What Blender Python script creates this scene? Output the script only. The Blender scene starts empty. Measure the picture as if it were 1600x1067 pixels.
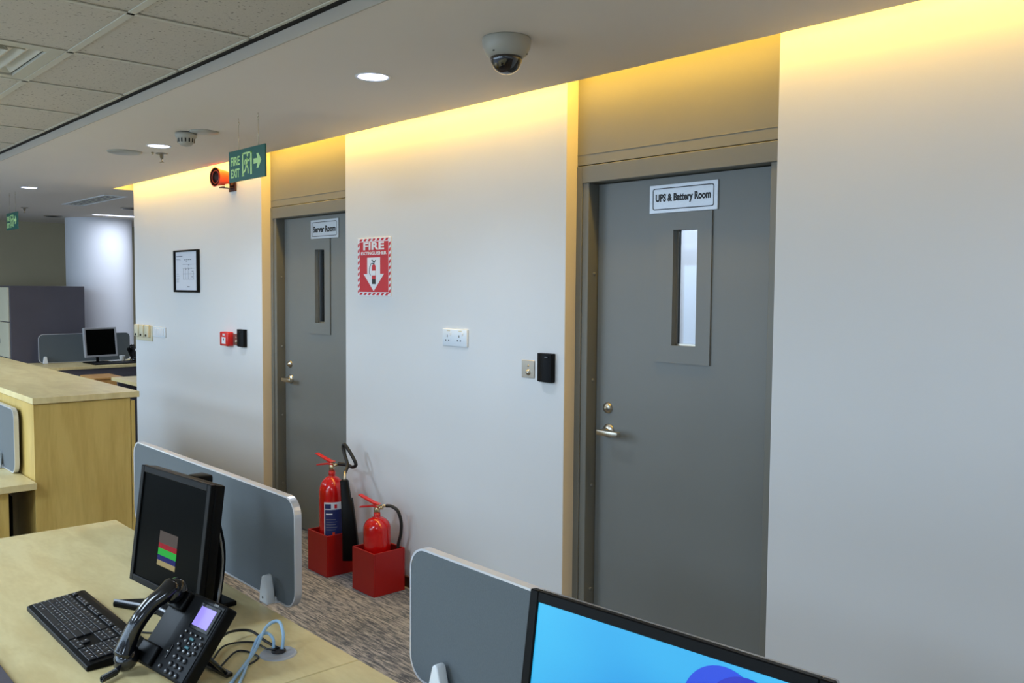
import bpy, bmesh, math, random
from mathutils import Vector, Matrix

PI = math.pi
S = bpy.context.scene
C = S.collection
random.seed(7)

# ------------------------------------------------------------------ camera
cd = bpy.data.cameras.new('camera')
cam = bpy.data.objects.new('camera', cd)
C.objects.link(cam)
cr = Vector((0.67130, 0.74113, 0.00762)).normalized()
cw = Vector((-0.73951, 0.67062, -0.05818)).normalized()
cu = cr.cross(cw).normalized()
cr = cw.cross(cu)
cam.matrix_world = Matrix(((cr.x, cu.x, -cw.x, 0), (cr.y, cu.y, -cw.y, 0), (cr.z, cu.z, -cw.z, 1.55), (0, 0, 0, 1)))
cd.sensor_width = 36.0
cd.lens = 31.202
cd.clip_start = 0.05
cd.clip_end = 60
S.camera = cam

# ------------------------------------------------------------------ world, exposure
wd = bpy.data.worlds.new('world')
S.world = wd
wd.use_nodes = True
wd.node_tree.nodes['Background'].inputs[0].default_value = (0.55, 0.65, 0.8, 1)
wd.node_tree.nodes['Background'].inputs[1].default_value = 0.1
S.view_settings.view_transform = 'Standard'
S.view_settings.look = 'None'
S.view_settings.exposure = 0.0
S.view_settings.gamma = 1.0
S.view_settings.use_curve_mapping = False

AMB = (0.62, 0.80, 1.0)


def area(name, loc, sx, sy, power, col, rot=(0, 0, 0), spread=PI):
    l = bpy.data.lights.new(name, 'AREA')
    l.shape = 'RECTANGLE'
    l.size = sx
    l.size_y = sy
    l.energy = power
    l.color = col
    l.spread = spread
    o = bpy.data.objects.new(name, l)
    C.objects.link(o)
    o.location = loc
    o.rotation_euler = rot
    return o


# made-up panels, out of view, for ambient light (their housings are built further down)
PANELS = [(-5.5, -1.0), (-2.4, -1.0), (0.7, -1.0), (-5.5, -3.0), (-2.4, -3.0), (0.7, -3.0), (-8.6, -1.0), (-8.6, -3.0)]
for px, py in PANELS:
    area('panel_lamp', (px, py, 2.385), 0.55, 1.15, 90 if px < -4 else 40, AMB)
# added cool fill standing in for daylight from behind the photographer
area('window_daylight', (-5.9, -4.35, 1.25), 11.6, 1.3, 148, (0.58, 0.78, 1.0), (PI / 2, 0, 0))
# warm cove strip hidden above the soffit along the wall
area('cove_lamp', (-2.4, 2.612, 2.50), 10.7, 0.05, 57, (1.0, 0.64, 0.10))
# rooms behind the two doors
area('battery_room_lamp', (-3.0, 4.0, 2.35), 1.6, 0.3, 24, (0.80, 0.87, 1.0))
area('server_room_lamp', (-5.6, 4.0, 2.35), 0.8, 0.3, 45, (0.75, 0.85, 1.0))
# linear fixture at the far end of the office
area('linear_lamp', (-10.68, 3.75, 2.35), 0.10, 0.9, 11, (0.78, 0.86, 1.0))
area('far_panel_lamp', (-9.6, 4.9, 2.35), 0.6, 1.2, 24, (0.75, 0.85, 1.0))  # added lamp, out of view, that brightens the column


def spot(loc, power):
    l = bpy.data.lights.new('downlight_lamp', 'SPOT')
    l.energy = power
    l.color = (0.74, 0.85, 1.0)
    l.spot_size = math.radians(125)
    l.spot_blend = 0.9
    l.shadow_soft_size = 0.05
    o = bpy.data.objects.new('downlight_lamp', l)
    C.objects.link(o)
    o.location = loc


DL = [(-0.65, 1.95), (-2.953, 1.94), (-5.25, 1.977), (-8.23, 2.02)]
for x, y in DL:
    spot((x, y, 2.352), 24 if x < -1 else 8)


# ------------------------------------------------------------------ materials
def lin(c):
    return tuple(((v / 255 + 0.055) / 1.055) ** 2.4 if v > 10 else v / 255 / 12.92 for v in c) + (1,)


def mat(name, rgb, rough=0.5, metal=0.0, noise=0.0, scale=8.0, bump=0.0, bscale=60.0, emit=None, estr=1.0, spec=0.5, stretch=None, coat=0.0, sheen=0.0):
    m = bpy.data.materials.new(name)
    m.use_nodes = True
    nt = m.node_tree
    b = nt.nodes['Principled BSDF']
    col = lin(rgb)
    b.inputs['Base Color'].default_value = col
    b.inputs['Roughness'].default_value = rough
    b.inputs['Metallic'].default_value = metal
    b.inputs['Specular IOR Level'].default_value = spec
    b.inputs['Coat Weight'].default_value = coat
    b.inputs['Sheen Weight'].default_value = sheen
    tc = nt.nodes.new('ShaderNodeTexCoord')
    mp = nt.nodes.new('ShaderNodeMapping')
    nt.links.new(tc.outputs['Object'], mp.inputs[0])
    if stretch:
        mp.inputs['Scale'].default_value = stretch
    n = nt.nodes.new('ShaderNodeTexNoise')
    n.inputs['Scale'].default_value = scale
    n.inputs['Detail'].default_value = 4
    nt.links.new(mp.outputs[0], n.inputs['Vector'])
    if noise:
        r = nt.nodes.new('ShaderNodeValToRGB')
        r.color_ramp.elements[0].position = 0.3
        r.color_ramp.elements[1].position = 0.7
        r.color_ramp.elements[0].color = tuple(v * (1 - noise) for v in col[:3]) + (1,)
        r.color_ramp.elements[1].color = tuple(min(1, v * (1 + noise)) for v in col[:3]) + (1,)
        nt.links.new(n.outputs[0], r.inputs[0])
        nt.links.new(r.outputs[0], b.inputs['Base Color'])
    if bump:
        n2 = nt.nodes.new('ShaderNodeTexNoise')
        n2.inputs['Scale'].default_value = bscale
        nt.links.new(mp.outputs[0], n2.inputs['Vector'])
        bp = nt.nodes.new('ShaderNodeBump')
        bp.inputs['Strength'].default_value = bump
        bp.inputs['Distance'].default_value = 0.002
        nt.links.new(n2.outputs[0], bp.inputs['Height'])
        nt.links.new(bp.outputs[0], b.inputs['Normal'])
    if emit:
        b.inputs['Emission Color'].default_value = lin(emit)
        b.inputs['Emission Strength'].default_value = estr
    return m


def wood_mat(name, c0, c1, c2, stretch, rough=0.38):
    m = bpy.data.materials.new(name)
    m.use_nodes = True
    nt = m.node_tree
    b = nt.nodes['Principled BSDF']
    b.inputs['Roughness'].default_value = rough
    b.inputs['Specular IOR Level'].default_value = 0.35
    tc = nt.nodes.new('ShaderNodeTexCoord')
    mp = nt.nodes.new('ShaderNodeMapping')
    mp.inputs['Scale'].default_value = stretch
    nt.links.new(tc.outputs['Object'], mp.inputs[0])
    n1 = nt.nodes.new('ShaderNodeTexNoise')
    n1.inputs['Scale'].default_value = 3.0
    n1.inputs['Detail'].default_value = 3
    n1.inputs['Distortion'].default_value = 1.2
    n2 = nt.nodes.new('ShaderNodeTexNoise')
    n2.inputs['Scale'].default_value = 26
    n2.inputs['Detail'].default_value = 5
    nt.links.new(mp.outputs[0], n1.inputs['Vector'])
    nt.links.new(mp.outputs[0], n2.inputs['Vector'])
    mx = nt.nodes.new('ShaderNodeMath')
    mx.operation = 'MULTIPLY_ADD'
    mx.inputs[1].default_value = 0.35
    nt.links.new(n2.outputs[0], mx.inputs[0])
    nt.links.new(n1.outputs[0], mx.inputs[2])
    r = nt.nodes.new('ShaderNodeValToRGB')
    e = r.color_ramp.elements
    e[0].position, e[0].color = 0.48, lin(c0)
    e[1].position, e[1].color = 0.84, lin(c2)
    k = e.new(0.66)
    k.color = lin(c1)
    nt.links.new(mx.outputs[0], r.inputs[0])
    nt.links.new(r.outputs[0], b.inputs['Base Color'])
    return m


def carpet_mat():
    m = bpy.data.materials.new('carpet')
    m.use_nodes = True
    nt = m.node_tree
    b = nt.nodes['Principled BSDF']
    b.inputs['Roughness'].default_value = 0.95
    b.inputs['Specular IOR Level'].default_value = 0.1
    tc = nt.nodes.new('ShaderNodeTexCoord')
    mp = nt.nodes.new('ShaderNodeMapping')
    mp.inputs['Scale'].default_value = (8.0, 62.0, 1)
    nt.links.new(tc.outputs['Object'], mp.inputs[0])
    n = nt.nodes.new('ShaderNodeTexNoise')
    n.inputs['Scale'].default_value = 1.3
    n.inputs['Detail'].default_value = 6
    n.inputs['Roughness'].default_value = 0.75
    nt.links.new(mp.outputs[0], n.inputs['Vector'])
    # carpet planks: each shifts the streaks a little lighter or darker
    bk = nt.nodes.new('ShaderNodeTexBrick')
    bk.inputs['Scale'].default_value = 1.0
    bk.inputs['Brick Width'].default_value = 1.0
    bk.inputs['Row Height'].default_value = 0.25
    bk.inputs['Mortar Size'].default_value = 0.0
    bk.inputs['Color1'].default_value = (0.40, 0.40, 0.40, 1)
    bk.inputs['Color2'].default_value = (0.6, 0.6, 0.6, 1)
    nt.links.new(tc.outputs['Object'], bk.inputs['Vector'])
    ad = nt.nodes.new('ShaderNodeMath')
    ad.operation = 'MULTIPLY_ADD'
    ad.inputs[1].default_value = 0.30
    nt.links.new(bk.outputs[0], ad.inputs[0])
    nt.links.new(n.outputs[0], ad.inputs[2])
    r = nt.nodes.new('ShaderNodeValToRGB')
    e = r.color_ramp.elements
    e[0].position, e[0].color = 0.50, lin((68, 74, 86))
    e[1].position, e[1].color = 0.78, lin((168, 166, 168))
    k = e.new(0.62)
    k.color = lin((100, 104, 113))
    k = e.new(0.68)
    k.color = lin((142, 141, 144))
    nt.links.new(ad.outputs[0], r.inputs[0])
    nt.links.new(r.outputs[0], b.inputs['Base Color'])
    n2 = nt.nodes.new('ShaderNodeTexNoise')
    n2.inputs['Scale'].default_value = 300
    nt.links.new(tc.outputs['Object'], n2.inputs['Vector'])
    bp = nt.nodes.new('ShaderNodeBump')
    bp.inputs['Strength'].default_value = 0.5
    bp.inputs['Distance'].default_value = 0.004
    nt.links.new(n2.outputs[0], bp.inputs['Height'])
    nt.links.new(bp.outputs[0], b.inputs['Normal'])
    return m


def tile_mat():
    m = mat('mineral_fibre', (196, 187, 173), 0.95, bump=0.35, bscale=120, spec=0.1)
    nt = m.node_tree
    b = nt.nodes['Principled BSDF']
    tc = nt.nodes['Texture Coordinate']
    mp = nt.nodes.new('ShaderNodeMapping')
    mp.inputs['Scale'].default_value = (1.0, 0.55, 1)
    nt.links.new(tc.outputs['Object'], mp.inputs[0])
    v = nt.nodes.new('ShaderNodeTexNoise')
    v.inputs['Scale'].default_value = 120
    v.inputs['Detail'].default_value = 1.5
    nt.links.new(mp.outputs[0], v.inputs['Vector'])
    r = nt.nodes.new('ShaderNodeValToRGB')
    r.color_ramp.elements[0].position = 0.29
    r.color_ramp.elements[1].position = 0.35
    r.color_ramp.elements[0].color = lin((116, 108, 98))
    r.color_ramp.elements[1].color = lin((196, 187, 173))
    nt.links.new(v.outputs[0], r.inputs[0])
    nt.links.new(r.outputs[0], b.inputs['Base Color'])
    return m


def glass_mat(name, tint=(0.85, 0.9, 0.95)):
    m = bpy.data.materials.new(name)
    m.use_nodes = True
    nt = m.node_tree
    nt.nodes.remove(nt.nodes['Principled BSDF'])
    out = nt.nodes['Material Output']
    t = nt.nodes.new('ShaderNodeBsdfTransparent')
    t.inputs[0].default_value = tint + (1,)
    g = nt.nodes.new('ShaderNodeBsdfGlossy')
    g.inputs['Roughness'].default_value = 0.03
    f = nt.nodes.new('ShaderNodeFresnel')
    f.inputs[0].default_value = 1.5
    x = nt.nodes.new('ShaderNodeMixShader')
    nt.links.new(f.outputs[0], x.inputs[0])
    nt.links.new(t.outputs[0], x.inputs[1])
    nt.links.new(g.outputs[0], x.inputs[2])
    nt.links.new(x.outputs[0], out.inputs[0])
    return m


M = dict(
    wall=mat('wall_paint', (224, 224, 222), 0.55, bump=0.12, bscale=45, noise=0.01, scale=2, spec=0.3),
    reveal=mat('reveal_paint', (226, 216, 196), 0.6, spec=0.3),
    tan=mat('tan_wall_paint', (176, 166, 138), 0.8, noise=0.03, scale=2),
    soffit=mat('ceiling_paint', (226, 216, 204), 0.8, noise=0.01, scale=2, bump=0.05, bscale=30, spec=0.2),
    fascia=mat('fascia_paint', (184, 174, 160), 0.8),
    grid=mat('ceiling_grid_metal', (200, 194, 178), 0.55),
    black=mat('black_gap', (22, 18, 18), 0.8),
    tile=tile_mat(),
    carpet=carpet_mat(),
    base=mat('baseboard_wood', (74, 44, 38), 0.5, noise=0.1, scale=30, stretch=(1, 8, 8)),
    grey=mat('grey_door_paint', (120, 122, 118), 0.40, noise=0.025, scale=3, bump=0.05, bscale=25, spec=0.45),
    grey_t=mat('grey_transom_paint', (130, 127, 112), 0.36, noise=0.02, scale=4, spec=0.5),
    grey_f=mat('grey_frame_paint', (118, 118, 110), 0.42, noise=0.02, scale=4, spec=0.45),
    steel=mat('satin_steel', (196, 188, 172), 0.28, 1.0),
    plate=mat('steel_plate', (170, 162, 150), 0.32, 0.9),
    signplate=mat('brushed_sign_plate', (205, 210, 216), 0.38, 0.35, noise=0.05, scale=60, stretch=(1, 1, 6)),
    ink=mat('black_ink', (14, 14, 18), 0.5),
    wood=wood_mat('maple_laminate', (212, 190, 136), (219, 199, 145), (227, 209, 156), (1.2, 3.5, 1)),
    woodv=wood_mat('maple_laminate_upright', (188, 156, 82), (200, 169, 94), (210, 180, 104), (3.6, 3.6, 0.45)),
    woodedge=mat('maple_edge_band', (198, 170, 112), 0.5, noise=0.06, scale=20),
    brownwood=wood_mat('brown_laminate', (196, 140, 78), (208, 152, 86), (216, 162, 94), (1, 4, 1)),
    fabric=mat('blue_grey_fabric', (92, 99, 103), 0.9, noise=0.05, scale=240, bump=0.4, bscale=600, spec=0.15, sheen=0.2),
    alu=mat('aluminium_trim', (222, 224, 232), 0.32, 0.55),
    white=mat('white_plastic', (228, 230, 232), 0.4),
    offw=mat('ivory_plastic', (214, 206, 176), 0.45),
    sock=mat('socket_plastic', (224, 232, 238), 0.35),
    hole=mat('dark_hole', (30, 28, 30), 0.7),
    blk=mat('black_plastic', (9, 9, 10), 0.42, spec=0.13, noise=0.05, scale=30, bump=0.05, bscale=400),
    blkg=mat('glossy_black_plastic', (12, 13, 18), 0.14, coat=0.4),
    key=mat('keycap_black', (30, 30, 34), 0.45),
    keyp=mat('key_legend', (190, 190, 190), 0.6),
    screen=mat('dark_screen', (8, 9, 8), 0.3, spec=0.12),
    silver=mat('silver_plastic', (172, 172, 176), 0.35, 0.3),
    dkgrey=mat('charcoal_laminate', (84, 80, 88), 0.5, noise=0.06, scale=4),
    cream=mat('cream_locker_metal', (214, 208, 182), 0.5),
    red=mat('red_enamel', (196, 16, 16), 0.16, coat=0.5, noise=0.03, scale=5),
    redbox=mat('red_painted_box', (154, 15, 13), 0.42, noise=0.05, scale=7, bump=0.08, bscale=30),
    redl=mat('red_lever', (206, 30, 26), 0.35),
    brass=mat('brass_valve', (196, 182, 150), 0.25, 0.9),
    rubber=mat('black_rubber', (18, 18, 18), 0.5),
    labw=mat('label_white', (224, 226, 232), 0.5),
    labb=mat('label_blue', (30, 40, 96), 0.5),
    orange=mat('orange_red_horn', (235, 74, 26), 0.4),
    hornin=mat('horn_inside', (60, 20, 16), 0.6),
    sgreen=mat('exit_sign_green', (18, 92, 82), 0.4),
    glow=mat('photoluminescent_print', (190, 226, 150), 0.6, emit=(150, 190, 110), estr=0.05),
    sred=mat('sign_red', (206, 28, 38), 0.5),
    swhite=mat('sign_white', (236, 236, 238), 0.5),
    paper=mat('paper', (222, 224, 230), 0.6, noise=0.01, scale=20),
    line=mat('plan_lines', (120, 122, 132), 0.8),
    camw=mat('camera_housing', (168, 166, 156), 0.4),
    smoke=mat('smoked_dome', (20, 12, 10), 0.05, coat=1.0),
    dl=mat('downlight_lens', (255, 255, 255), 0.5, emit=(216, 222, 255), estr=9.0),
    strip=mat('linear_lens', (255, 255, 255), 0.5, emit=(220, 230, 255), estr=4.0),
    pan=mat('panel_lens', (255, 255, 255), 0.5, emit=(225, 235, 255), estr=2.0),
    covel=mat('cove_strip_lens', (255, 240, 200), 0.5, emit=(255, 190, 70), estr=6.0),
    lcd=mat('phone_lcd', (60, 50, 90), 0.3, emit=(150, 135, 245), estr=1.0),
    cyanc=mat('ice_blue_cable', (160, 196, 226), 0.45),
    blackc=mat('black_cable', (20, 20, 22), 0.45),
    alugrom=mat('grommet_silver', (186, 190, 198), 0.4, 0.3),
    teal=mat('teal_key', (40, 96, 104), 0.4),
    vent=mat('grille_paint', (196, 190, 172), 0.5),
    col=mat('column_paint', (226, 228, 234), 0.5),
    greenglass=mat('glass_edge_green', (120, 150, 140), 0.3),
    server=mat('server_rack_blue', (60, 66, 92), 0.5),
    paper2=mat('white_papers', (232, 232, 236), 0.6),
    osd_g=mat('osd_grey', (6, 6, 6), 0.5, spec=0.05, emit=(78, 70, 66), estr=1.0),
    osd_r=mat('osd_red', (6, 6, 6), 0.5, spec=0.05, emit=(140, 28, 38), estr=1.0),
    osd_gr=mat('osd_green', (6, 6, 6), 0.5, spec=0.05, emit=(40, 165, 60), estr=1.0),
    osd_b=mat('osd_blue', (6, 6, 6), 0.5, spec=0.05, emit=(26, 30, 96), estr=1.0),
    osd_y=mat('osd_beige', (6, 6, 6), 0.5, spec=0.05, emit=(150, 138, 98), estr=1.0),
    glass=glass_mat('door_glass'),
)


def screen_blue():
    m = bpy.data.materials.new('lit_desktop_screen')
    m.use_nodes = True
    nt = m.node_tree
    b = nt.nodes['Principled BSDF']
    b.inputs['Base Color'].default_value = (0.01, 0.02, 0.03, 1)
    b.inputs['Roughness'].default_value = 0.3
    tc = nt.nodes.new('ShaderNodeTexCoord')
    mp = nt.nodes.new('ShaderNodeMapping')
    mp.inputs['Scale'].default_value = (3, 1, 5)
    nt.links.new(tc.outputs['Object'], mp.inputs[0])
    n = nt.nodes.new('ShaderNodeTexNoise')
    n.inputs['Scale'].default_value = 1.1
    n.inputs['Detail'].default_value = 1
    nt.links.new(mp.outputs[0], n.inputs['Vector'])
    r = nt.nodes.new('ShaderNodeValToRGB')
    r.color_ramp.elements[0].position = 0.3
    r.color_ramp.elements[1].position = 0.75
    r.color_ramp.elements[0].color = lin((20, 160, 232))
    r.color_ramp.elements[1].color = lin((60, 200, 250))
    nt.links.new(n.outputs[0], r.inputs[0])
    nt.links.new(r.outputs[0], b.inputs['Emission Color'])
    b.inputs['Emission Strength'].default_value = 0.95
    return m


M['screen'].node_tree.nodes['Principled BSDF'].inputs['IOR'].default_value = 1.15
M['blue'] = screen_blue()
M['swirl1'] = mat('screen_blue_petal', (6, 12, 60), 0.3, emit=(24, 70, 222), estr=0.95)
M['swirl2'] = mat('screen_deep_blue_petal', (6, 8, 60), 0.3, emit=(22, 34, 190), estr=0.95)


# ------------------------------------------------------------------ mesh helpers
class MB:
    """collects shapes, builds ONE mesh object"""

    def __init__(self):
        self.b = bmesh.new()

    def _new(self, geom, smooth):
        for f in geom:
            if isinstance(f, bmesh.types.BMFace):
                f.smooth = smooth

    def box(self, a, c, bev=0.0, seg=1, mx=None):
        x0, y0, z0 = a
        x1, y1, z1 = c
        t = bmesh.new()
        bmesh.ops.create_cube(t, size=1)
        for v in t.verts:
            v.co = Vector(((x0 + x1) / 2 + v.co.x * (x1 - x0), (y0 + y1) / 2 + v.co.y * (y1 - y0), (z0 + z1) / 2 + v.co.z * (z1 - z0)))
        if bev:
            bmesh.ops.bevel(t, geom=list(t.edges), offset=bev, segments=seg, profile=0.5, affect='EDGES')
            if seg > 1:
                for f in t.faces:
                    f.smooth = True
        self._merge(t, mx)
        return self

    def _merge(self, t, mx=None):
        if mx is not None:
            bmesh.ops.transform(t, matrix=mx, verts=t.verts)
        me = bpy.data.meshes.new('tmp')
        t.to_mesh(me)
        t.free()
        self.b.from_mesh(me)
        bpy.data.meshes.remove(me)

    def lathe(self, prof, seg=32, axis='Z', mx=None, smooth=True):
        t = bmesh.new()
        rings = []
        for r, z in prof:
            if r < 1e-6:
                rings.append([t.verts.new((0, 0, z))])
            else:
                rings.append([t.verts.new((r * math.cos(2 * PI * k / seg), r * math.sin(2 * PI * k / seg), z)) for k in range(seg)])
        for a, c in zip(rings, rings[1:]):
            for k in range(seg):
                j = (k + 1) % seg
                if len(a) == 1 and len(c) == 1:
                    continue
                if len(a) == 1:
                    f = t.faces.new((a[0], c[j], c[k]))
                elif len(c) == 1:
                    f = t.faces.new((a[k], a[j], c[0]))
                else:
                    f = t.faces.new((a[k], a[j], c[j], c[k]))
                f.smooth = smooth
        bmesh.ops.recalc_face_normals(t, faces=t.faces)
        m2 = Matrix()
        if axis == 'Y':
            m2 = Matrix.Rotation(PI / 2, 4, 'X')
        elif axis == 'X':
            m2 = Matrix.Rotation(PI / 2, 4, 'Y')
        self._merge(t, (mx or Matrix()) @ m2)
        return self

    def tube(self, pts, r, seg=10, radii=None, flat=None, mx=None):
        """sweep a circle (or an ellipse when flat is given) along a smoothed path"""
        P = [Vector(p) for p in pts]
        t = bmesh.new()
        rings = []
        up = None
        for i, p in enumerate(P):
            d = (P[min(i + 1, len(P) - 1)] - P[max(i - 1, 0)]).normalized()
            if up is None:
                up = Vector((0, 0, 1)) if abs(d.z) < 0.9 else Vector((1, 0, 0))
            side = d.cross(up).normalized()
            up = side.cross(d).normalized()
            rr = radii[i] if radii else r
            fl = flat or 1.0
            rings.append([t.verts.new(p + side * math.cos(2 * PI * k / seg) * rr + up * math.sin(2 * PI * k / seg) * rr * fl) for k in range(seg)])
        for a, c in zip(rings, rings[1:]):
            for k in range(seg):
                f = t.faces.new((a[k], a[(k + 1) % seg], c[(k + 1) % seg], c[k]))
                f.smooth = True
        t.faces.new(rings[0])
        t.faces.new(rings[-1])
        bmesh.ops.recalc_face_normals(t, faces=t.faces)
        self._merge(t, mx)
        return self

    def prism(self, outline, d0, d1, plane='XZ', bev=0.0, mx=None, smooth=False):
        """extrude a 2-D outline between two depths; plane XZ extrudes along Y, XY along Z, YZ along X"""
        t = bmesh.new()

        def P(u, v, d):
            return {'XZ': (u, d, v), 'XY': (u, v, d), 'YZ': (d, u, v)}[plane]
        a = [t.verts.new(P(u, v, d0)) for u, v in outline]
        c = [t.verts.new(P(u, v, d1)) for u, v in outline]
        t.faces.new(a)
        t.faces.new(list(reversed(c)))
        n = len(a)
        for k in range(n):
            f = t.faces.new((a[k], c[k], c[(k + 1) % n], a[(k + 1) % n]))
            f.smooth = smooth
        bmesh.ops.recalc_face_normals(t, faces=t.faces)
        if bev:
            bmesh.ops.bevel(t, geom=list(t.edges), offset=bev, segments=2, profile=0.5, affect='EDGES')
        self._merge(t, mx)
        return self

    def build(self, name, m, parent=None, loc=None, rot=None):
        me = bpy.data.meshes.new(name)
        self.b.to_mesh(me)
        self.b.free()
        me.materials.append(m)
        o = bpy.data.objects.new(name, me)
        C.objects.link(o)
        if loc is not None:
            o.location = loc
        if rot is not None:
            o.rotation_euler = rot
        if parent is not None:
            o.parent = parent
        return o


def box(name, a, c, m, parent=None, bev=0.0, seg=1):
    return MB().box(a, c, bev, seg).build(name, m, parent)


def thing(name, label, cat, loc=(0, 0, 0), rot=(0, 0, 0), group=None):
    o = bpy.data.objects.new(name, None)
    C.objects.link(o)
    o.location = loc
    o.rotation_euler = rot
    o['label'] = label
    o['category'] = cat
    if group:
        o['group'] = group
    return o


def tag(o, label, cat, group=None, kind=None):
    o['label'] = label
    o['category'] = cat
    if group:
        o['group'] = group
    if kind:
        o['kind'] = kind
    return o


def struct(o):
    o['kind'] = 'structure'
    return o


def copy_tree(o, parent=None):
    c = o.copy()
    C.objects.link(c)
    if parent is not None:
        c.parent = parent
    for ch in list(o.children):
        copy_tree(ch, c)
    return c


def text(name, body, size, m, parent, loc, rot=(PI / 2, 0, 0), ext=0.0004, bold=0.0, sx=1.0, align='CENTER', fit=None):
    cu_ = bpy.data.curves.new(name, 'FONT')
    cu_.body = body
    cu_.size = size
    cu_.extrude = ext
    cu_.offset = bold
    cu_.align_x = align
    cu_.align_y = 'CENTER'
    cu_.resolution_u = 3
    t = bpy.data.objects.new('tmp_text', cu_)
    C.objects.link(t)
    bpy.context.view_layer.update()
    dg = bpy.context.evaluated_depsgraph_get()
    me = bpy.data.meshes.new_from_object(t.evaluated_get(dg))
    bpy.data.objects.remove(t)
    me.materials.clear()
    me.materials.append(m)
    for v in me.vertices:
        v.co.x *= sx
    if fit:
        xs = [v.co.x for v in me.vertices]
        ys = [v.co.y for v in me.vertices]
        kx, ky = fit[0] / (max(xs) - min(xs)), fit[1] / (max(ys) - min(ys))
        mx_, my_ = (max(xs) + min(xs)) / 2, (max(ys) + min(ys)) / 2
        for v in me.vertices:
            v.co.x = (v.co.x - mx_) * kx
            v.co.y = (v.co.y - my_) * ky
    o = bpy.data.objects.new(name, me)
    C.objects.link(o)
    o.location = loc
    o.rotation_euler = rot
    o.parent = parent
    return o


def smooth_path(pts, n=6):
    """Catmull-Rom through the points"""
    P = [Vector(p) for p in pts]
    P = [P[0] * 2 - P[1]] + P + [P[-1] * 2 - P[-2]]
    out = []
    for i in range(1, len(P) - 2):
        for k in range(n):
            t = k / n
            a, b_, c, d = P[i - 1], P[i], P[i + 1], P[i + 2]
            out.append(0.5 * ((2 * b_) + (c - a) * t + (2 * a - 5 * b_ + 4 * c - d) * t * t + (3 * b_ - a - 3 * c + d) * t ** 3))
    out.append(P[-2])
    return out


def rrect(x0, z0, x1, z1, r, n=6):
    o = []
    for cx, cz, a0 in ((x1 - r, z1 - r, 0), (x0 + r, z1 - r, 90), (x0 + r, z0 + r, 180), (x1 - r, z0 + r, 270)):
        for k in range(n + 1):
            a = math.radians(a0 + 90 * k / n)
            o.append((cx + r * math.cos(a), cz + r * math.sin(a)))
    return o


# ------------------------------------------------------------------ the room
ZS = 2.369     # soffit underside
ZT = 2.405     # tile ceiling
WY = 2.665     # main wall face
YE = 2.552     # soffit edge at the cove
YF = 1.461     # soffit fascia
XE = -7.65     # free end of the main wall
struct(box('floor', (-12.7, -4.6, -0.1), (3.1, 6.1, 0.0), M['carpet']))

for nm, x0, x1 in (('wall_back_1', XE, -5.353), ('wall_back_2', -4.333, -2.611), ('wall_back_3', -1.626, 3.0)):
    struct(box(nm, (x0, WY, 0), (x1, WY + 0.2, 2.62), M['wall']))
for nm, x0, x1 in (('baseboard_back_1', XE, -5.353), ('baseboard_back_2', -4.333, -2.611), ('baseboard_back_3', -1.626, 3.0)):
    struct(box(nm, (x0, WY - 0.012, 0), (x1, WY - 0.0005, 0.055), M['base'], bev=0.002))
for nm, x0 in (('trim_1', -5.353), ('trim_2', -2.611)):   # painted reveals beside the door recesses
    struct(box(nm, (x0 - 0.0005, WY + 0.001, 0.0), (x0 + 0.0015, WY + 0.199, 2.60), M['reveal']))
# rooms behind the doors
struct(box('wall_room_back', (XE, 4.5, 0), (3.0, 4.6, 2.62), M['wall']))
struct(box('wall_room_left', (XE, WY + 0.2, 0), (XE + 0.1, 4.5, 2.62), M['wall']))
struct(box('wall_room_divider', (-4.25, 2.88, 0), (-4.15, 4.5, 2.62), M['wall']))
struct(box('ceiling_room', (XE + 0.1, WY + 0.2, 2.40), (3.0, 4.5, 2.45), M['soffit']))
# outer shell
struct(box('wall_right', (3.0, -4.6, 0), (3.1, 6.1, 2.7), M['wall']))
struct(box('wall_front', (-12.7, -4.6, 0), (3.1, -4.5, 2.7), M['wall']))
struct(box('wall_left', (-12.7, -4.5, 0), (-12.6, 6.1, 2.7), M['tan']))
struct(box('wall_far', (-12.6, 6.0, 0), (XE, 6.1, 2.7), M['wall']))
struct(box('ceiling_slab', (-12.7, -4.6, 2.64), (3.1, 6.1, 2.70), M['soffit']))
col_ = MB().lathe([(0.372, 0), (0.372, ZS)], 64).build('wall_column', M['col'], None, (-11.5, 3.585, 0))
struct(col_)
struct(MB().lathe([(0.376, 0), (0.376, 0.07), (0.372, 0.07)], 64).build('baseboard_column', M['base'], None, (-11.5, 3.585, 0)))

# soffit (ring of slabs around the cove slot)
sf = MB()
sf.box((-7.813, YF + 0.0, ZS), (3.0, YE, ZS + 0.06))
sf.box((-12.6, YF, ZS), (-7.813, 6.0, ZS + 0.06))
sf.box((-7.813, WY + 0.2, ZS), (XE, 6.0, ZS + 0.06))
struct(sf.build('ceiling_soffit', M['soffit']))
struct(box('trim_fascia', (-12.6, YF - 0.006, ZS - 0.002), (3.0, YF, ZT + 0.004), M['fascia']))
struct(box('trim_shadow_gap', (-12.6, YF - 0.040, ZT + 0.008), (3.0, YF + 0.0, ZT + 0.03), M['black']))
# cove: riser on top of the soffit edge, and the lamp strip itself
cv = thing('cove_light', 'long warm yellow light strip hidden in the ceiling cove above the white wall', 'light', (0, 0, 0))
box('mounting_rail', (-7.75, 2.566, 2.52), (2.95, 2.655, 2.535), M['grid'], cv)
box('light_strip', (-7.70, 2.590, 2.508), (2.90, 2.634, 2.52), M['covel'], cv)

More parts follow.
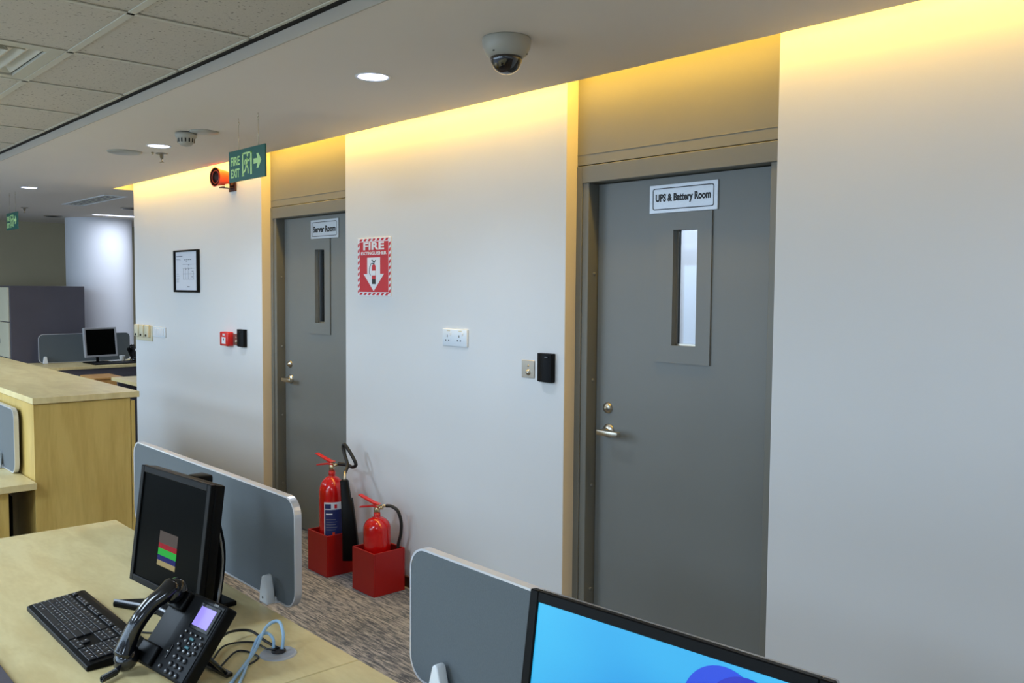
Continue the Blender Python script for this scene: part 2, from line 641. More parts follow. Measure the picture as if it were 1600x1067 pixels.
# tiled ceiling ------------------------------------------------------------
ce = struct(box('ceiling', (-12.6, -4.5, ZT + 0.03), (3.0, YF - 0.0, ZT + 0.05), M['soffit']))
XL = [-2.916 - 0.626 * k for k in range(-3, 9)]
YL = [1.017 - 0.626 * k for k in range(0, 4)]
tee = MB()
tee.box((-12.6, YF - 0.052, ZT), (3.0, YF - 0.040, ZT + 0.004))
for y in YL:
    tee.box((-12.6, y - 0.012, ZT), (3.0, y + 0.012, ZT + 0.004))
    tee.box((-12.6, y - 0.004, ZT + 0.0041), (3.0, y + 0.004, ZT + 0.029))
for x in XL:
    tee.box((x - 0.009, -4.5, ZT), (x + 0.009, YF - 0.042, ZT + 0.0035))
tee.build('ceiling_grid', M['grid'], ce)
DIFF = (-4.168, 0.391)
rows = [(1.017, YF - 0.042)] + [(y - 0.626, y) for y in YL]
for i in range(len(XL) - 1):
    x1, x0 = XL[i], XL[i + 1]
    for (y0, y1) in rows:
        if y0 < -0.5:
            continue
        if abs(x0 - DIFF[0]) < 0.02 and abs(y0 - DIFF[1]) < 0.02:
            continue
        t = MB().box((x0 + 0.004, y0 + 0.004, ZT + 0.005), (x1 - 0.004, y1 - 0.004, ZT + 0.02), 0.002).build('ceiling_tile', M['tile'], ce)
# ceiling beyond the tiles in view
ms = MB()
ms.box((-12.6, -4.5, ZT + 0.006), (-7.93, YF - 0.042, ZT + 0.02))
ms.box((-1.03, -4.5, ZT + 0.006), (3.0, YF - 0.042, ZT + 0.02))
ms.box((-7.92, -4.5, ZT + 0.006), (-1.04, -0.87, ZT + 0.02))
ms.build('tile_field', M['tile'], ce)

# supply air diffuser in the tile grid
df = thing('air_diffuser', 'square louvred air supply diffuser set in the tiled ceiling', 'vent', (-3.855, 0.704, ZT + 0.002))
fr = MB()
h = 0.300
for a, c in (((-h, -h), (h, -h + 0.05)), ((-h, h - 0.05), (h, h)), ((-h, -h + 0.05), (-h + 0.05, h - 0.05)), ((h - 0.05, -h + 0.05), (h, h - 0.05))):
    fr.box((a[0], a[1], 0.0), (c[0], c[1], 0.012), 0.001)
fr.build('frame', M['vent'], df)
box('dark_plenum', (-h + 0.04, -h + 0.04, 0.050), (h - 0.04, h - 0.04, 0.054), M['black'], df)
for k, hh in enumerate((0.243, 0.195, 0.147, 0.099)):
    lv = MB()
    for ang in range(4):
        mx = Matrix.Rotation(ang * PI / 2, 4, 'Z')
        lv.prism([(hh - 0.004, 0.010), (hh, 0.008), (hh - 0.036, 0.044), (hh - 0.040, 0.044)], -hh, hh, 'XZ', mx=mx)
    lv.build('louvre', M['vent'], df)
box('centre_plate', (-0.05, -0.05, 0.010), (0.05, 0.05, 0.016), M['vent'], df)

# housings of the added light panels behind the photographer
for i, (px, py) in enumerate(PANELS):
    t = thing('ceiling_light', 'flat white office light panel recessed in the tiled ceiling, %s row, %s' % ('nearer' if py > -2 else 'farther', {-8.6: 'far left', -5.5: 'centre left', -2.4: 'centre right', 0.7: 'far right'}[px]), 'light', (px, py, ZT - 0.012))
    box('frame', (-0.30, -0.60, 0.004), (0.30, 0.60, 0.014), M['white'], t, 0.002)
    box('lens', (-0.28, -0.58, 0.000), (0.28, 0.58, 0.003), M['pan'], t)

# made-up windows on the unseen wall, to go with the added fill
for n_, wx in enumerate((-8.0, -5.3, -2.6, 0.1)):
    w = thing('window_%d' % (n_ + 1), '', '', (wx, -4.5, 0))
    del w['label'], w['category']
    struct(w)
    f = MB()
    f.box((-1.2, 0.001, 0.80), (1.2, 0.05, 0.86))
    f.box((-1.2, 0.001, 2.14), (1.2, 0.05, 2.20))
    f.box((-1.2, 0.001, 0.86), (-1.14, 0.05, 2.14))
    f.box((1.14, 0.001, 0.86), (1.2, 0.05, 2.14))
    f.box((-0.03, 0.001, 0.86), (0.03, 0.05, 2.14))
    f.build('frame', M['alu'], w)
    box('pane', (-1.14, 0.004, 0.86), (1.14, 0.012, 2.14), M['glass'], w)


# ------------------------------------------------------------------ doors
def make_door(name, ox, width, rad_lock=True):
    """ox: recess left edge; coordinates local to it"""
    d = bpy.data.objects.new(name, None)
    C.objects.link(d)
    d.location = (ox, 2.727, 0)
    struct(d)
    L, Rr = 0.0, width
    jw = 0.066
    zi, zo = 1.996, 2.067
    f = MB()
    # stepped pressed-steel frame: outer strip proud of the inner one
    f.box((L, 0.0, 0), (L + 0.032, 0.13, zo), 0.002)
    f.box((L + 0.032, 0.006, 0), (L + jw, 0.13, zi), 0.002)
    f.box((Rr - 0.032, 0.0, 0), (Rr, 0.13, zo), 0.002)
    f.box((Rr - jw, 0.006, 0), (Rr - 0.032, 0.13, zi), 0.002)
    f.box((L + 0.032, 0.0, zi), (Rr - 0.032, 0.13, zo), 0.002)
    f.build('door_frame', M['grey_f'], d)
    st = MB()
    st.box((L + jw, 0.112, 0), (L + jw + 0.012, 0.13, zi))
    st.box((Rr - jw - 0.012, 0.112, 0), (Rr - jw, 0.13, zi))
    st.box((L + jw, 0.112, zi - 0.012), (Rr - jw, 0.13, zi))
    st.build('door_stop', M['black'], d)
    # transom panel above the frame
    tp = box('transom_panel', (L, 0.004, zo + 0.004), (Rr, 0.10, 2.60), M['grey_t'], d, 0.001)
    box('transom_bead', (L, 0.0025, 2.112), (Rr, 0.004, 2.116), M['grey_t'], d, 0.001)
    # jamb bolts
    for z in (0.27, 0.72, 1.17, 1.62):
        MB().lathe([(0.008, -0.0), (0.007, 0.004), (0, 0.006)], 10, 'X').build('jamb_bolt', M['grey_f'], d, (L + jw, 0.045, z))
    # leaf with slot
    ll, lr = L + jw + 0.004, Rr - jw - 0.004
    wl, wr, wz0, wz1 = 0.466, 0.579, 1.338, 1.786
    y0, y1 = 0.065, 0.110
    lf = MB()
    lf.box((ll, y0, 0.008), (wl, y1, zi - 0.004))
    lf.box((wr, y0, 0.008), (lr, y1, zi - 0.004))
    lf.box((wl, y0, 0.008), (wr, y1, wz0))
    lf.box((wl, y0, wz1), (wr, y1, zi - 0.004))
    leaf = lf.build('door_leaf', M['grey'], d)
    vp = MB()
    a0, a1, b0, b1 = 0.379, 0.644, 1.269, 1.852
    yy = y0 - 0.007
    for q in (((a0, yy, b0), (wl, y0, b1)), ((wr, yy, b0), (a1, y0, b1)), ((wl, yy, b0), (wr, y0, wz0)), ((wl, yy, wz1), (wr, y0, b1))):
        vp.box(q[0], q[1])
    vp.build('vision_panel', M['grey'], leaf)
    bd = MB()
    bd.box((wl, y0 + 0.018, wz0), (wl + 0.006, y0 + 0.024, wz1))
    bd.box((wr - 0.006, y0 + 0.018, wz0), (wr, y0 + 0.024, wz1))
    bd.box((wl, y0 + 0.018, wz0), (wr, y0 + 0.024, wz0 + 0.006))
    bd.build('glazing_bead', M['steel'], leaf)
    box('glass_pane', (wl, y0 + 0.025, wz0), (wr, y0 + 0.031, wz1), M['glass'], leaf)
    # cylinder lock
    MB().lathe([(0.0, 0.016), (0.017, 0.014), (0.022, 0.008), (0.024, 0.0)], 24, 'Y').lathe([(0.0, 0.022), (0.009, 0.021), (0.010, 0.014)], 16, 'Y').box((-0.001, -0.024, -0.006), (0.001, -0.0215, 0.006)).build('lock_cylinder', M['steel'], leaf, (0.137, y0, 1.058))
    # lever handle: rose, neck, flat lever with return
    hd = MB()
    hd.lathe([(0.0, 0.012), (0.024, 0.010), (0.029, 0.004), (0.030, 0.0)], 28, 'Y')
    hd.lathe([(0.011, 0.0), (0.011, 0.052)], 18, 'Y')
    hd.box((-0.014, -0.064, -0.013), (0.100, -0.050, 0.010), 0.003, 2)
    hd.box((0.078, -0.052, -0.013), (0.100, -0.040, 0.010), 0.003, 2)
    hd.build('lever_handle', M['steel'], leaf, (0.142, y0, 0.962))
    return d


d1 = make_door('door_1', -2.611, 0.985)
d2 = make_door('door_2', -5.353, 1.020)
# the threshold zone behind the door openings stays closed by jamb returns
struct(box('ceiling_recess_1', (-2.611, WY + 0.17, 2.067), (-1.626, WY + 0.2, 2.62), M['wall']))
struct(box('ceiling_recess_2', (-5.353, WY + 0.17, 2.067), (-4.333, WY + 0.2, 2.62), M['wall']))

# server rack seen through the far door's window
rk = thing('server_rack', 'dark blue server cabinet seen through the slot window of the server room door', 'rack', (-6.9, 3.95, 0))
box('body', (-0.55, -0.35, 0.0), (0.75, 0.35, 2.1), M['server'], rk, 0.01)
for k in range(3):
    box('rack_door', (-0.52 + 0.42 * k, -0.365, 0.06), (-0.13 + 0.42 * k, -0.35, 2.04), M['blkg'], rk, 0.003)

# battery cabinet room light fixture seen as a thin bright line
bl = thing('batten_light', 'thin white batten light seen through the battery room door window', 'light', (-4.4 + 0.6, 4.46, 2.0))
box('batten_body', (-0.25, 0.0, 0.0), (1.2, 0.03, 0.02), M['white'], bl, 0.002)
box('batten_tube', (-0.24, -0.012, 0.004), (1.19, 0.0, 0.016), M['strip'], bl, 0.002)


# ------------------------------------------------------------------ door name plates
def door_sign(label, body, x0, x1, z0, z1, tilt, tsz, bold):
    cx, cz = (x0 + x1) / 2, (z0 + z1) / 2
    w, h_ = (x1 - x0) / 2, (z1 - z0) / 2
    t = thing('door_sign', label, 'sign', (cx, 2.7915, cz), (0, tilt, 0))
    MB().box((-w, -0.006, -h_), (w, 0, h_), 0.001).build('sign_plate', M['signplate'], t)
    b = MB()
    o_ = rrect(-w + 0.016, -h_ + 0.013, w - 0.016, h_ - 0.013, 0.010, 4)
    i_ = rrect(-w + 0.0195, -h_ + 0.0165, w - 0.0195, h_ - 0.0165, 0.007, 4)
    n = len(o_)
    for k in range(n):
        j = (k + 1) % n
        b.prism([o_[k], o_[j], i_[j], i_[k]], -0.0068, -0.0060)
    b.build('border_line', M['ink'], t)
    text('sign_text', body, tsz, M['ink'], t, (0, -0.0064, 0), bold=bold, fit=((x1 - x0) * 0.81, (z1 - z0) * (0.34 if len(body) < 14 else 0.36)))


door_sign('silver name plate reading UPS & Battery Room on the nearer grey door', 'UPS & Battery Room', -2.265, -1.944, 1.854, 1.964, 0.0, 0.0335, 0.0014)
door_sign('silver name plate reading Server Room on the farther grey door', 'Server Room', -4.935, -4.612, 1.853, 1.967, 0.0, 0.043, 0.0018)

# ------------------------------------------------------------------ things on the wall
# FIRE EXTINGUISHER sign
t = thing('safety_sign', 'red and white sign reading FIRE EXTINGUISHER with a down arrow', 'sign', (-4.043, WY - 0.0005, 1.667))
W2, H2 = 0.160, 0.156
box('sign_board', (-W2, -0.004, -H2), (W2, 0, H2), M['swhite'], t, 0.001)
st = MB()
bw = 0.020


def stripe(a, b_, c, d):
    st.prism([a, b_, c, d], -0.0048, -0.0042)


n = 7
for k in range(n):
    u = -W2 + 0.018 + k * (2 * W2 - 0.03) / n
    for z0, z1 in ((H2 - 0.017, H2 - 0.004), (-H2 + 0.004, -H2 + 0.017)):
        stripe((u, z0), (u + 0.022, z0), (u + 0.034, z1), (u + 0.012, z1))
n = 9
for k in range(n):
    v = -H2 + 0.012 + k * (2 * H2 - 0.03) / n
    for x0, x1 in ((-W2 + 0.003, -W2 + 0.019), (W2 - 0.019, W2 - 0.003)):
        stripe((x0, v), (x1, v + 0.010), (x1, v + 0.026), (x0, v + 0.016))
st.build('hazard_stripes', M['sred'], t)
box('red_field', (-W2 + 0.023, -0.0052, -H2 + 0.021), (W2 - 0.023, -0.0041, H2 - 0.021), M['sred'], t)
text('large_text', 'FIRE', 0.070, M['swhite'], t, (0.0, -0.0058, 0.112), bold=0.0022, fit=(0.200, 0.043))
text('small_text', 'EXTINGUISHER', 0.0265, M['swhite'], t, (0.0, -0.0058, 0.073), bold=0.0007, fit=(0.245, 0.017))
MB().prism([(-0.062, 0.050), (0.062, 0.050), (0.062, -0.038), (0.098, -0.038), (0.0, -0.130), (-0.098, -0.038), (-0.062, -0.038)], -0.0058, -0.0050).build('white_arrow', M['swhite'], t)
MB().prism(rrect(-0.016, -0.092, 0.020, 0.012, 0.012), -0.0064, -0.0057).build('pictogram_body', M['sred'], t)
pk = MB()
pk.prism([(-0.004, 0.012), (0.008, 0.012), (0.008, 0.022), (-0.004, 0.022)], -0.0066, -0.0058)
pk.prism([(-0.020, 0.036), (-0.016, 0.040), (0.012, 0.026), (0.008, 0.020)], -0.0066, -0.0058)
pk.prism([(0.004, 0.022), (0.022, 0.034), (0.020, 0.038), (0.002, 0.026)], -0.0066, -0.0058)
pk.build('pictogram_valve', M['ink'], t)
pk = MB()
pk.prism([(-0.016, -0.092), (0.020, -0.092), (0.020, -0.066), (-0.016, -0.066)], -0.0066, -0.0060).build('pictogram_base', M['ink'], t)
pk = MB()
for a, b_ in (((-0.006, 0.020), (-0.026, 0.016)), ((-0.026, 0.016), (-0.038, -0.004)), ((-0.038, -0.004), (-0.040, -0.030)), ((-0.040, -0.030), (-0.030, -0.046))):
    dx, dz = b_[0] - a[0], b_[1] - a[1]
    l_ = math.hypot(dx, dz)
    nx, nz = -dz / l_ * 0.002, dx / l_ * 0.002
    pk.prism([(a[0] + nx, a[1] + nz), (b_[0] + nx, b_[1] + nz), (b_[0] - nx, b_[1] - nz), (a[0] - nx, a[1] - nz)], -0.0066, -0.0058)
pk.build('pictogram_hose', M['ink'], t)
box('pictogram_label', (-0.015, -0.0068, -0.046), (0.019, -0.0062, -0.020), M['swhite'], t)

# framed floor plan
t = thing('picture_frame', 'black framed floor plan hanging on the white wall left of the far door', 'picture', (-6.545, WY - 0.0005, 1.6695))
w, h_ = 0.222, 0.157
f = MB()
f.box((-w, -0.022, -h_), (-w + 0.016, 0, h_), 0.002)
f.box((w - 0.016, -0.022, -h_), (w, 0, h_), 0.002)
f.box((-w + 0.016, -0.022, -h_), (w - 0.016, 0, -h_ + 0.016), 0.002)
f.box((-w + 0.016, -0.022, h_ - 0.012), (w - 0.016, 0, h_), 0.002)
f.build('frame', M['blk'], t)
box('sheet', (-w + 0.014, -0.008, -h_ + 0.014), (w - 0.014, -0.002, h_ - 0.010), M['paper'], t)
ln = MB()
rs = random.Random(3)


def seg_(x0, z0, x1, z1, tk=0.0016):
    ln.box((min(x0, x1) - tk / 2, -0.0088, min(z0, z1) - tk / 2), (max(x0, x1) + tk / 2, -0.0079, max(z0, z1) + tk / 2))


seg_(-0.19, 0.112, -0.08, 0.112, 0.006)
for z in (0.09, 0.082):
    seg_(-0.19, z, -0.12 + rs.random() * 0.02, z, 0.002)
for x in (-0.06, -0.02, 0.03, 0.08, 0.13):
    seg_(x, -0.06, x, 0.0 + rs.random() * 0.05)
for z in (-0.06, -0.02, 0.02, 0.05):
    seg_(-0.07, z, 0.14, z)
for k in range(7):
    x = -0.05 + rs.random() * 0.17
    z = -0.08 + rs.random() * 0.15
    seg_(x, z, x + 0.02, z, 0.004)
for k in range(5):
    seg_(-0.19, -0.02 - k * 0.015, -0.15 + rs.random() * 0.02, -0.02 - k * 0.015, 0.002)
seg_(0.01, -0.115, 0.05, -0.115, 0.006)
for k in range(4):
    seg_(-0.04 + k * 0.035, 0.085, -0.02 + k * 0.035, 0.085, 0.005)
ln.build('plan_drawing', M['line'], t)

# switches at the wall's free end
t = thing('thermostat', 'row of three ivory controllers on one plate at the wall end', 'switch', (-7.44, WY - 0.0005, 1.175))
box('back_plate', (-0.18, -0.010, -0.064), (0.175, 0, 0.058), M['offw'], t, 0.002)
for k in range(3):
    x = -0.165 + 0.115 * k
    hs = MB().box((x, -0.032, -0.035), (x + 0.085, -0.010, 0.066), 0.006, 2).build('controller', M['offw'], t)
    MB().lathe([(0, 0.008), (0.009, 0.007), (0.010, 0)], 14, 'Y').build('knob', M['blk'], hs, (x + 0.045, -0.031, -0.018))
t = thing('light_switch', 'white four gang light switch plate beside the ivory controllers', 'switch', (-7.115, WY - 0.0005, 1.192))
box('switch_plate', (-0.13, -0.009, -0.040), (0.13, 0, 0.040), M['sock'], t, 0.002)
for k in range(4):
    box('rocker', (-0.108 + 0.055 * k, -0.013, -0.028), (-0.058 + 0.055 * k, -0.009, 0.028), M['white'], t, 0.0015)

# manual call point
t = thing('fire_alarm_call_point', 'red fire alarm call point box on the wall left of the far door', 'alarm', (-5.84, WY - 0.0005, 1.198))
MB().box((-0.068, -0.042, -0.048), (0.062, 0, 0.048), 0.006, 2).build('housing', M['redl'], t)
box('white_window', (-0.030, -0.0435, -0.034), (0.028, -0.0415, 0.012), M['swhite'], t)
tri = MB().prism([(-0.012, -0.004), (-0.002, 0.004), (0.008, -0.004), (0.001, -0.004), (0.001, -0.012), (-0.005, -0.012), (-0.005, -0.004)], -0.0445, -0.0432)
tri.build('press_symbol', M['ink'], t)
text('call_text', 'FIRE', 0.020, M['swhite'], t, (0, -0.0425, 0.028), bold=0.0008)


def exit_button(label, x, z, w, h_):
    t = thing('exit_button', label, 'switch', (x, WY - 0.0005, z))
    box('button_plate', (-w / 2, -0.004, -h_ / 2), (w / 2, 0, h_ / 2), M['plate'], t, 0.001)
    MB().lathe([(0, 0.014), (0.009, 0.012), (0.012, 0.006), (0.014, 0.004)], 20, 'Y').build('push_button', M['steel'], t, (0.004, 0, -0.014))
    MB().lathe([(0, 0.007), (0.004, 0.006), (0.005, 0.004)], 12, 'Y').build('indicator', M['brass'], t, (0.002, 0, 0.014))
    return t


def card_reader(label, x, z, w, h_, dep):
    t = thing('card_reader', label, 'card reader', (x, WY - 0.0005, z))
    # curved front: profile in plan
    pr_ = []
    for k in range(9):
        a = -1 + 2 * k / 8
        pr_.append((a * w / 2, -dep * (0.72 + 0.28 * (1 - a * a))))
    out = [(-w / 2, 0)] + pr_ + [(w / 2, 0)]
    MB().prism(out, -h_ / 2, h_ / 2, 'XY', 0.002).build('housing', M['blk'], t)
    box('indicator_window', (0.012, -dep * 0.97 - 0.002, h_ / 2 - 0.018), (0.030, -dep * 0.9, h_ / 2 - 0.012), M['blkg'], t)
    box('base_rim', (-w / 2 + 0.004, -dep * 0.5, -h_ / 2 - 0.003), (w / 2 - 0.004, 0, -h_ / 2), M['blkg'], t)
    return t


exit_button('steel exit button plate beside the card reader next to the nearer door', -2.829, 1.203, 0.080, 0.077)
card_reader('black card reader on the wall beside the nearer door', -2.706, 1.219, 0.086, 0.122, 0.034)
exit_button('steel exit button plate beside the small reader next to the far door', -5.735, 1.197, 0.072, 0.077)
card_reader('black card reader on the wall beside the far door', -5.622, 1.213, 0.098, 0.116, 0.036)

# twin socket
t = thing('wall_socket', 'white twin power socket with switches on the wall between the doors', 'socket', (-3.340, WY - 0.0005, 1.317))
MB().box((-0.094, -0.010, -0.042), (0.094, 0, 0.042), 0.003, 2).build('socket_plate', M['sock'], t)
for sx_ in (-0.045, 0.045):
    hl = MB()
    for dx, dz, ww, hh in ((-0.010, 0.008, 0.0025, 0.006), (-0.021, -0.013, 0.0035, 0.003), (0.002, -0.013, 0.0035, 0.003)):
        hl.box((sx_ + dx - ww, -0.0108, dz - hh), (sx_ + dx + ww, -0.0098, dz + hh))
    hl.build('socket_holes', M['hole'], t)
    box('rocker', (sx_ + 0.008, -0.013, 0.011), (sx_ + 0.022, -0.0098, 0.026), M['white'], t, 0.0015)
    box('indicator', (sx_ - 0.012, -0.0112, 0.031), (sx_ + 0.012, -0.0098, 0.036), M['offw'], t)

# alarm horn on the wall
t = thing('alarm_horn', 'orange red round alarm horn on the wall behind the exit sign', 'alarm', (-5.755, WY, 2.283))
hz = Matrix.Rotation(0.12, 4, 'Z')
MB().lathe([(0.0, 0.035), (0.036, 0.037), (0.046, 0.05), (0.050, 0.07), (0.053, 0.10), (0.062, 0.135), (0.0645, 0.138), (0.060, 0.138)], 36, 'Y', mx=hz).build('horn_body', M['orange'], t)
MB().lathe([(0.0600, 0.137), (0.050, 0.115), (0.034, 0.095), (0.030, 0.118), (0.022, 0.128), (0.0, 0.130)], 36, 'Y', mx=hz).build('horn_mouth', M['hornin'], t)
MB().lathe([(0.040, 0.1335), (0.043, 0.136), (0.046, 0.1335)], 36, 'Y', mx=hz).build('mouth_ring', M['orange'], t)
bk = MB()
bk.box((-0.030, -0.090, -0.066), (0.030, -0.012, -0.058), 0.002)
bk.box((-0.050, -0.012, -0.085), (0.050, -0.001, 0.045), 0.003)
bk.build('bracket', M['hornin'], t)
box('white_tag', (0.0305, -0.075, -0.066), (0.034, -0.045, -0.040), M['swhite'], t)
box('junction_box', (-0.035, -0.036, -0.05), (0.035, -0.012, 0.03), M['hornin'], t, 0.003)


# ------------------------------------------------------------------ hanging exit signs
def exit_sign(label, cx, cy, z0, z1, w, zc):
    t = thing('exit_sign', label, 'sign', (cx, cy, z0), group=None)
    h_ = z1 - z0
    box('sign_board', (-w / 2, -0.004, 0), (w / 2, 0.004, h_), M['sgreen'], t, 0.001)
    text('fire_text', 'FIRE', 0.052, M['glow'], t, (-w / 2 + 0.074, -0.0048, h_ * 0.66), bold=0.0010, fit=(0.098, 0.042))
    text('exit_text', 'EXIT', 0.052, M['glow'], t, (-w / 2 + 0.074, -0.0048, h_ * 0.27), bold=0.0010, fit=(0.094, 0.042))
    p = MB()
    # door outline
    x0, x1, a0, a1 = -w / 2 + 0.150, -w / 2 + 0.252, 0.022, h_ - 0.020
    for q in ((x0, a0, x0 + 0.011, a1), (x1 - 0.016, a0, x1, a1), (x0, a1 - 0.008, x1, a1), (x0 - 0.004, a0 - 0.003, x0 + 0.017, a0 + 0.005)):
        p.box((q[0], -0.0050, q[1]), (q[2], -0.0042, q[3]))
    # running figure
    ox, oz = (x0 + x1) / 2 - 0.004, (a0 + a1) / 2

    def limb(a, b_, r=0.005):
        dx, dz = b_[0] - a[0], b_[1] - a[1]
        l_ = math.hypot(dx, dz)
        nx, nz = -dz / l_ * r, dx / l_ * r
        p.prism([(ox + a[0] + nx, oz + a[1] + nz), (ox + b_[0] + nx, oz + b_[1] + nz), (ox + b_[0] - nx, oz + b_[1] - nz), (ox + a[0] - nx, oz + a[1] - nz)], -0.0050, -0.0042)
    limb((0.004, 0.026), (-0.004, -0.006), 0.009)
    limb((0.006, 0.022), (0.026, 0.010), 0.004)
    limb((0.026, 0.010), (0.034, 0.022), 0.004)
    limb((0.002, 0.024), (-0.020, 0.014), 0.004)
    limb((-0.020, 0.014), (-0.026, -0.002), 0.004)
    limb((-0.004, -0.004), (0.014, -0.022), 0.005)
    limb((0.014, -0.022), (0.016, -0.048), 0.005)
    limb((-0.004, -0.004), (-0.012, -0.028), 0.005)
    limb((-0.012, -0.028), (-0.034, -0.040), 0.005)
    p.prism([(ox + 0.010 + 0.008 * math.cos(k * PI / 5), oz + 0.040 + 0.008 * math.sin(k * PI / 5)) for k in range(10)], -0.0050, -0.0042)
    p.build('running_man_symbol', M['glow'], t)
    ax, az = -w / 2 + 0.270, h_ * 0.53
    MB().prism([(ax, az - 0.012), (ax + 0.040, az - 0.012), (ax + 0.030, az - 0.034), (ax + 0.050, az - 0.034), (ax + 0.078, az), (ax + 0.050, az + 0.034), (ax + 0.030, az + 0.034), (ax + 0.040, az + 0.012), (ax, az + 0.012)], -0.0050, -0.0042).build('arrow', M['glow'], t)
    for sx_ in (-0.088, 0.118):
        wr_ = MB()
        wr_.tube([(sx_, 0, h_), (sx_, 0, zc - z0 - 0.03)], 0.0011, 6)
        ring = [(sx_ + 0.006 * math.cos(a), 0, zc - z0 - 0.024 + 0.007 * math.sin(a)) for a in [k * PI / 5 for k in range(-3, 6)]]
        wr_.tube(ring, 0.0014, 6)
        wr_.tube([(sx_, 0, zc - z0 - 0.018), (sx_, 0, zc - z0)], 0.0014, 6)
        wr_.build('hanging_wire', M['brass'], t)
    return t


exit_sign('green hanging FIRE EXIT sign with arrow, near the orange horn', -4.039, 1.94, 2.067, 2.2175, 0.384, ZS)
exit_sign('green hanging FIRE EXIT sign far away at the left end of the office', -8.80, 2.02, 2.045, 2.195, 0.384, ZS)

# ------------------------------------------------------------------ soffit fittings
dl_lab = ['round white downlight out of view over the photographer', 'nearest round recessed downlight beside the dome camera', 'round recessed downlight near the smoke detector', 'farthest round recessed downlight near the slot air grille']
for i, (x, y) in enumerate(DL):
    t = thing('downlight', dl_lab[i], 'light', (x, y, ZS))
    MB().lathe([(0.058, 0.004), (0.057, -0.001), (0.068, -0.004), (0.070, 0.0)], 36).build('rim', M['white'], t)
    MB().lathe([(0.0, -0.001), (0.057, -0.001), (0.057, 0.003), (0, 0.003)], 36).build('lens', M['dl'], t)

t = thing('dome_camera', 'white dome security camera with smoked dome on the soffit', 'camera', (-2.205, 1.965, ZS))
MB().lathe([(0.0, 0.0), (0.078, 0.0), (0.080, -0.006), (0.078, -0.030), (0.066, -0.054), (0.050, -0.064), (0.0, -0.064)], 40).build('housing', M['camw'], t)
MB().lathe([(0.052, -0.058), (0.054, -0.066), (0.050, -0.078), (0.038, -0.100), (0.020, -0.112), (0.0, -0.116)], 40).build('smoked_dome', M['smoke'], t)
for a in (0.7, 2.8, 4.9):
    MB().lathe([(0.004, 0.0), (0.004, -0.003), (0, -0.003)], 10).build('screw', M['blk'], t, (0.066 * math.cos(a), 0.066 * math.sin(a), -0.050))

t = thing('smoke_detector', 'white smoke detector hanging from an off-centre round plate on the soffit', 'smoke detector', (-4.66, 1.94, ZS))
MB().lathe([(0, 0), (0.074, 0), (0.072, -0.006), (0.0, -0.010)], 32).build('ceiling_plate', M['camw'], t, (0.06, 0.03, 0))
MB().lathe([(0, 0), (0.055, 0.0), (0.056, -0.014), (0.050, -0.024), (0.044, -0.028), (0.043, -0.046), (0.026, -0.064), (0.0, -0.070)], 32).build('detector_body', M['camw'], t, (-0.03, -0.03, -0.006))
for k in range(14):
    a = k * 2 * PI / 14
    MB().box((-0.0025, -0.004, -0.012), (0.0025, 0.004, 0.010)).build('vent_slot', M['hole'], t, (-0.03 + 0.0415 * math.cos(a), -0.03 + 0.0415 * math.sin(a), -0.042), (0, 0, a))

t = thing('ceiling_cover', 'flat round cover plate on the soffit left of the sprinkler', 'cover plate', (-5.62, 1.91, ZS))
MB().lathe([(0, 0.0), (0.100, 0.0), (0.098, -0.006), (0.085, -0.011), (0, -0.012)], 36).build('cover', M['camw'], t)
MB().lathe([(0, 0), (0.008, 0), (0.006, -0.014), (0, -0.015)], 12).build('indicator', M['brass'], t, (0.10, 0.13, 0))


def sprinkler(label, x, y):
    t = thing('sprinkler', label, 'sprinkler', (x, y, ZS))
    MB().lathe([(0, 0), (0.036, 0), (0.034, -0.006), (0.014, -0.009), (0.010, -0.030), (0, -0.030)], 24).build('escutcheon', M['plate'], t)
    MB().tube([(-0.009, 0, -0.028), (-0.012, 0, -0.042), (0, 0, -0.052)], 0.0025, 6).tube([(0.009, 0, -0.028), (0.012, 0, -0.042), (0, 0, -0.052)], 0.0025, 6).build('yoke', M['brass'], t)
    MB().lathe([(0, -0.051), (0.014, -0.052), (0.013, -0.055), (0, -0.055)], 16).build('deflector', M['brass'], t)


sprinkler('small sprinkler head beside the second downlight', -5.53, 2.10)
sprinkler('tiny sprinkler head above the far exit sign', -10.34, 2.49)
for lb, x, y in (('small dark round ceiling speaker in front of the white column', -11.3, 3.02), ('small dark round ceiling speaker at the wall end', -9.56, 3.30)):
    t = thing('ceiling_speaker', lb, 'speaker', (x, y, ZS))
    MB().lathe([(0, 0), (0.10, 0), (0.098, -0.010), (0.085, -0.012), (0, -0.012)], 28).build('rim', M['plate'], t)
    MB().lathe([(0, -0.012), (0.080, -0.012), (0, -0.0135)], 28).build('speaker_grille', M['blk'], t)

# slot air grille
t = thing('air_grille', 'long slot air grille with white frame in the far soffit', 'vent', (-8.99, 2.755, ZS))
f = MB()
hx, hy = 0.635, 0.105
f.box((-hx, -hy, -0.006), (hx, -hy + 0.022, 0), 0.001)
f.box((-hx, hy - 0.022, -0.006), (hx, hy, 0), 0.001)
f.box((-hx, -hy + 0.022, -0.006), (-hx + 0.025, hy - 0.022, 0), 0.001)
f.box((hx - 0.025, -hy + 0.022, -0.006), (hx, hy - 0.022, 0), 0.001)
f.build('frame', M['white'], t)
box('dark_slot', (-hx + 0.025, -hy + 0.022, -0.001), (hx - 0.025, hy - 0.022, 0), M['dkgrey'], t)
for k in range(4):
    y = -0.06 + 0.04 * k
    box('blade', (-hx + 0.025, y - 0.003, -0.005), (hx - 0.025, y + 0.003, -0.001), M['grid'], t)

t = thing('linear_light', 'bright recessed linear light at the far end by the column', 'light', (-10.68, 3.75, ZS))
box('housing', (-0.06, -0.48, -0.004), (0.06, 0.48, 0), M['white'], t, 0.001)
box('lens', (-0.05, -0.47, -0.006), (0.05, 0.47, -0.0041), M['strip'], t)


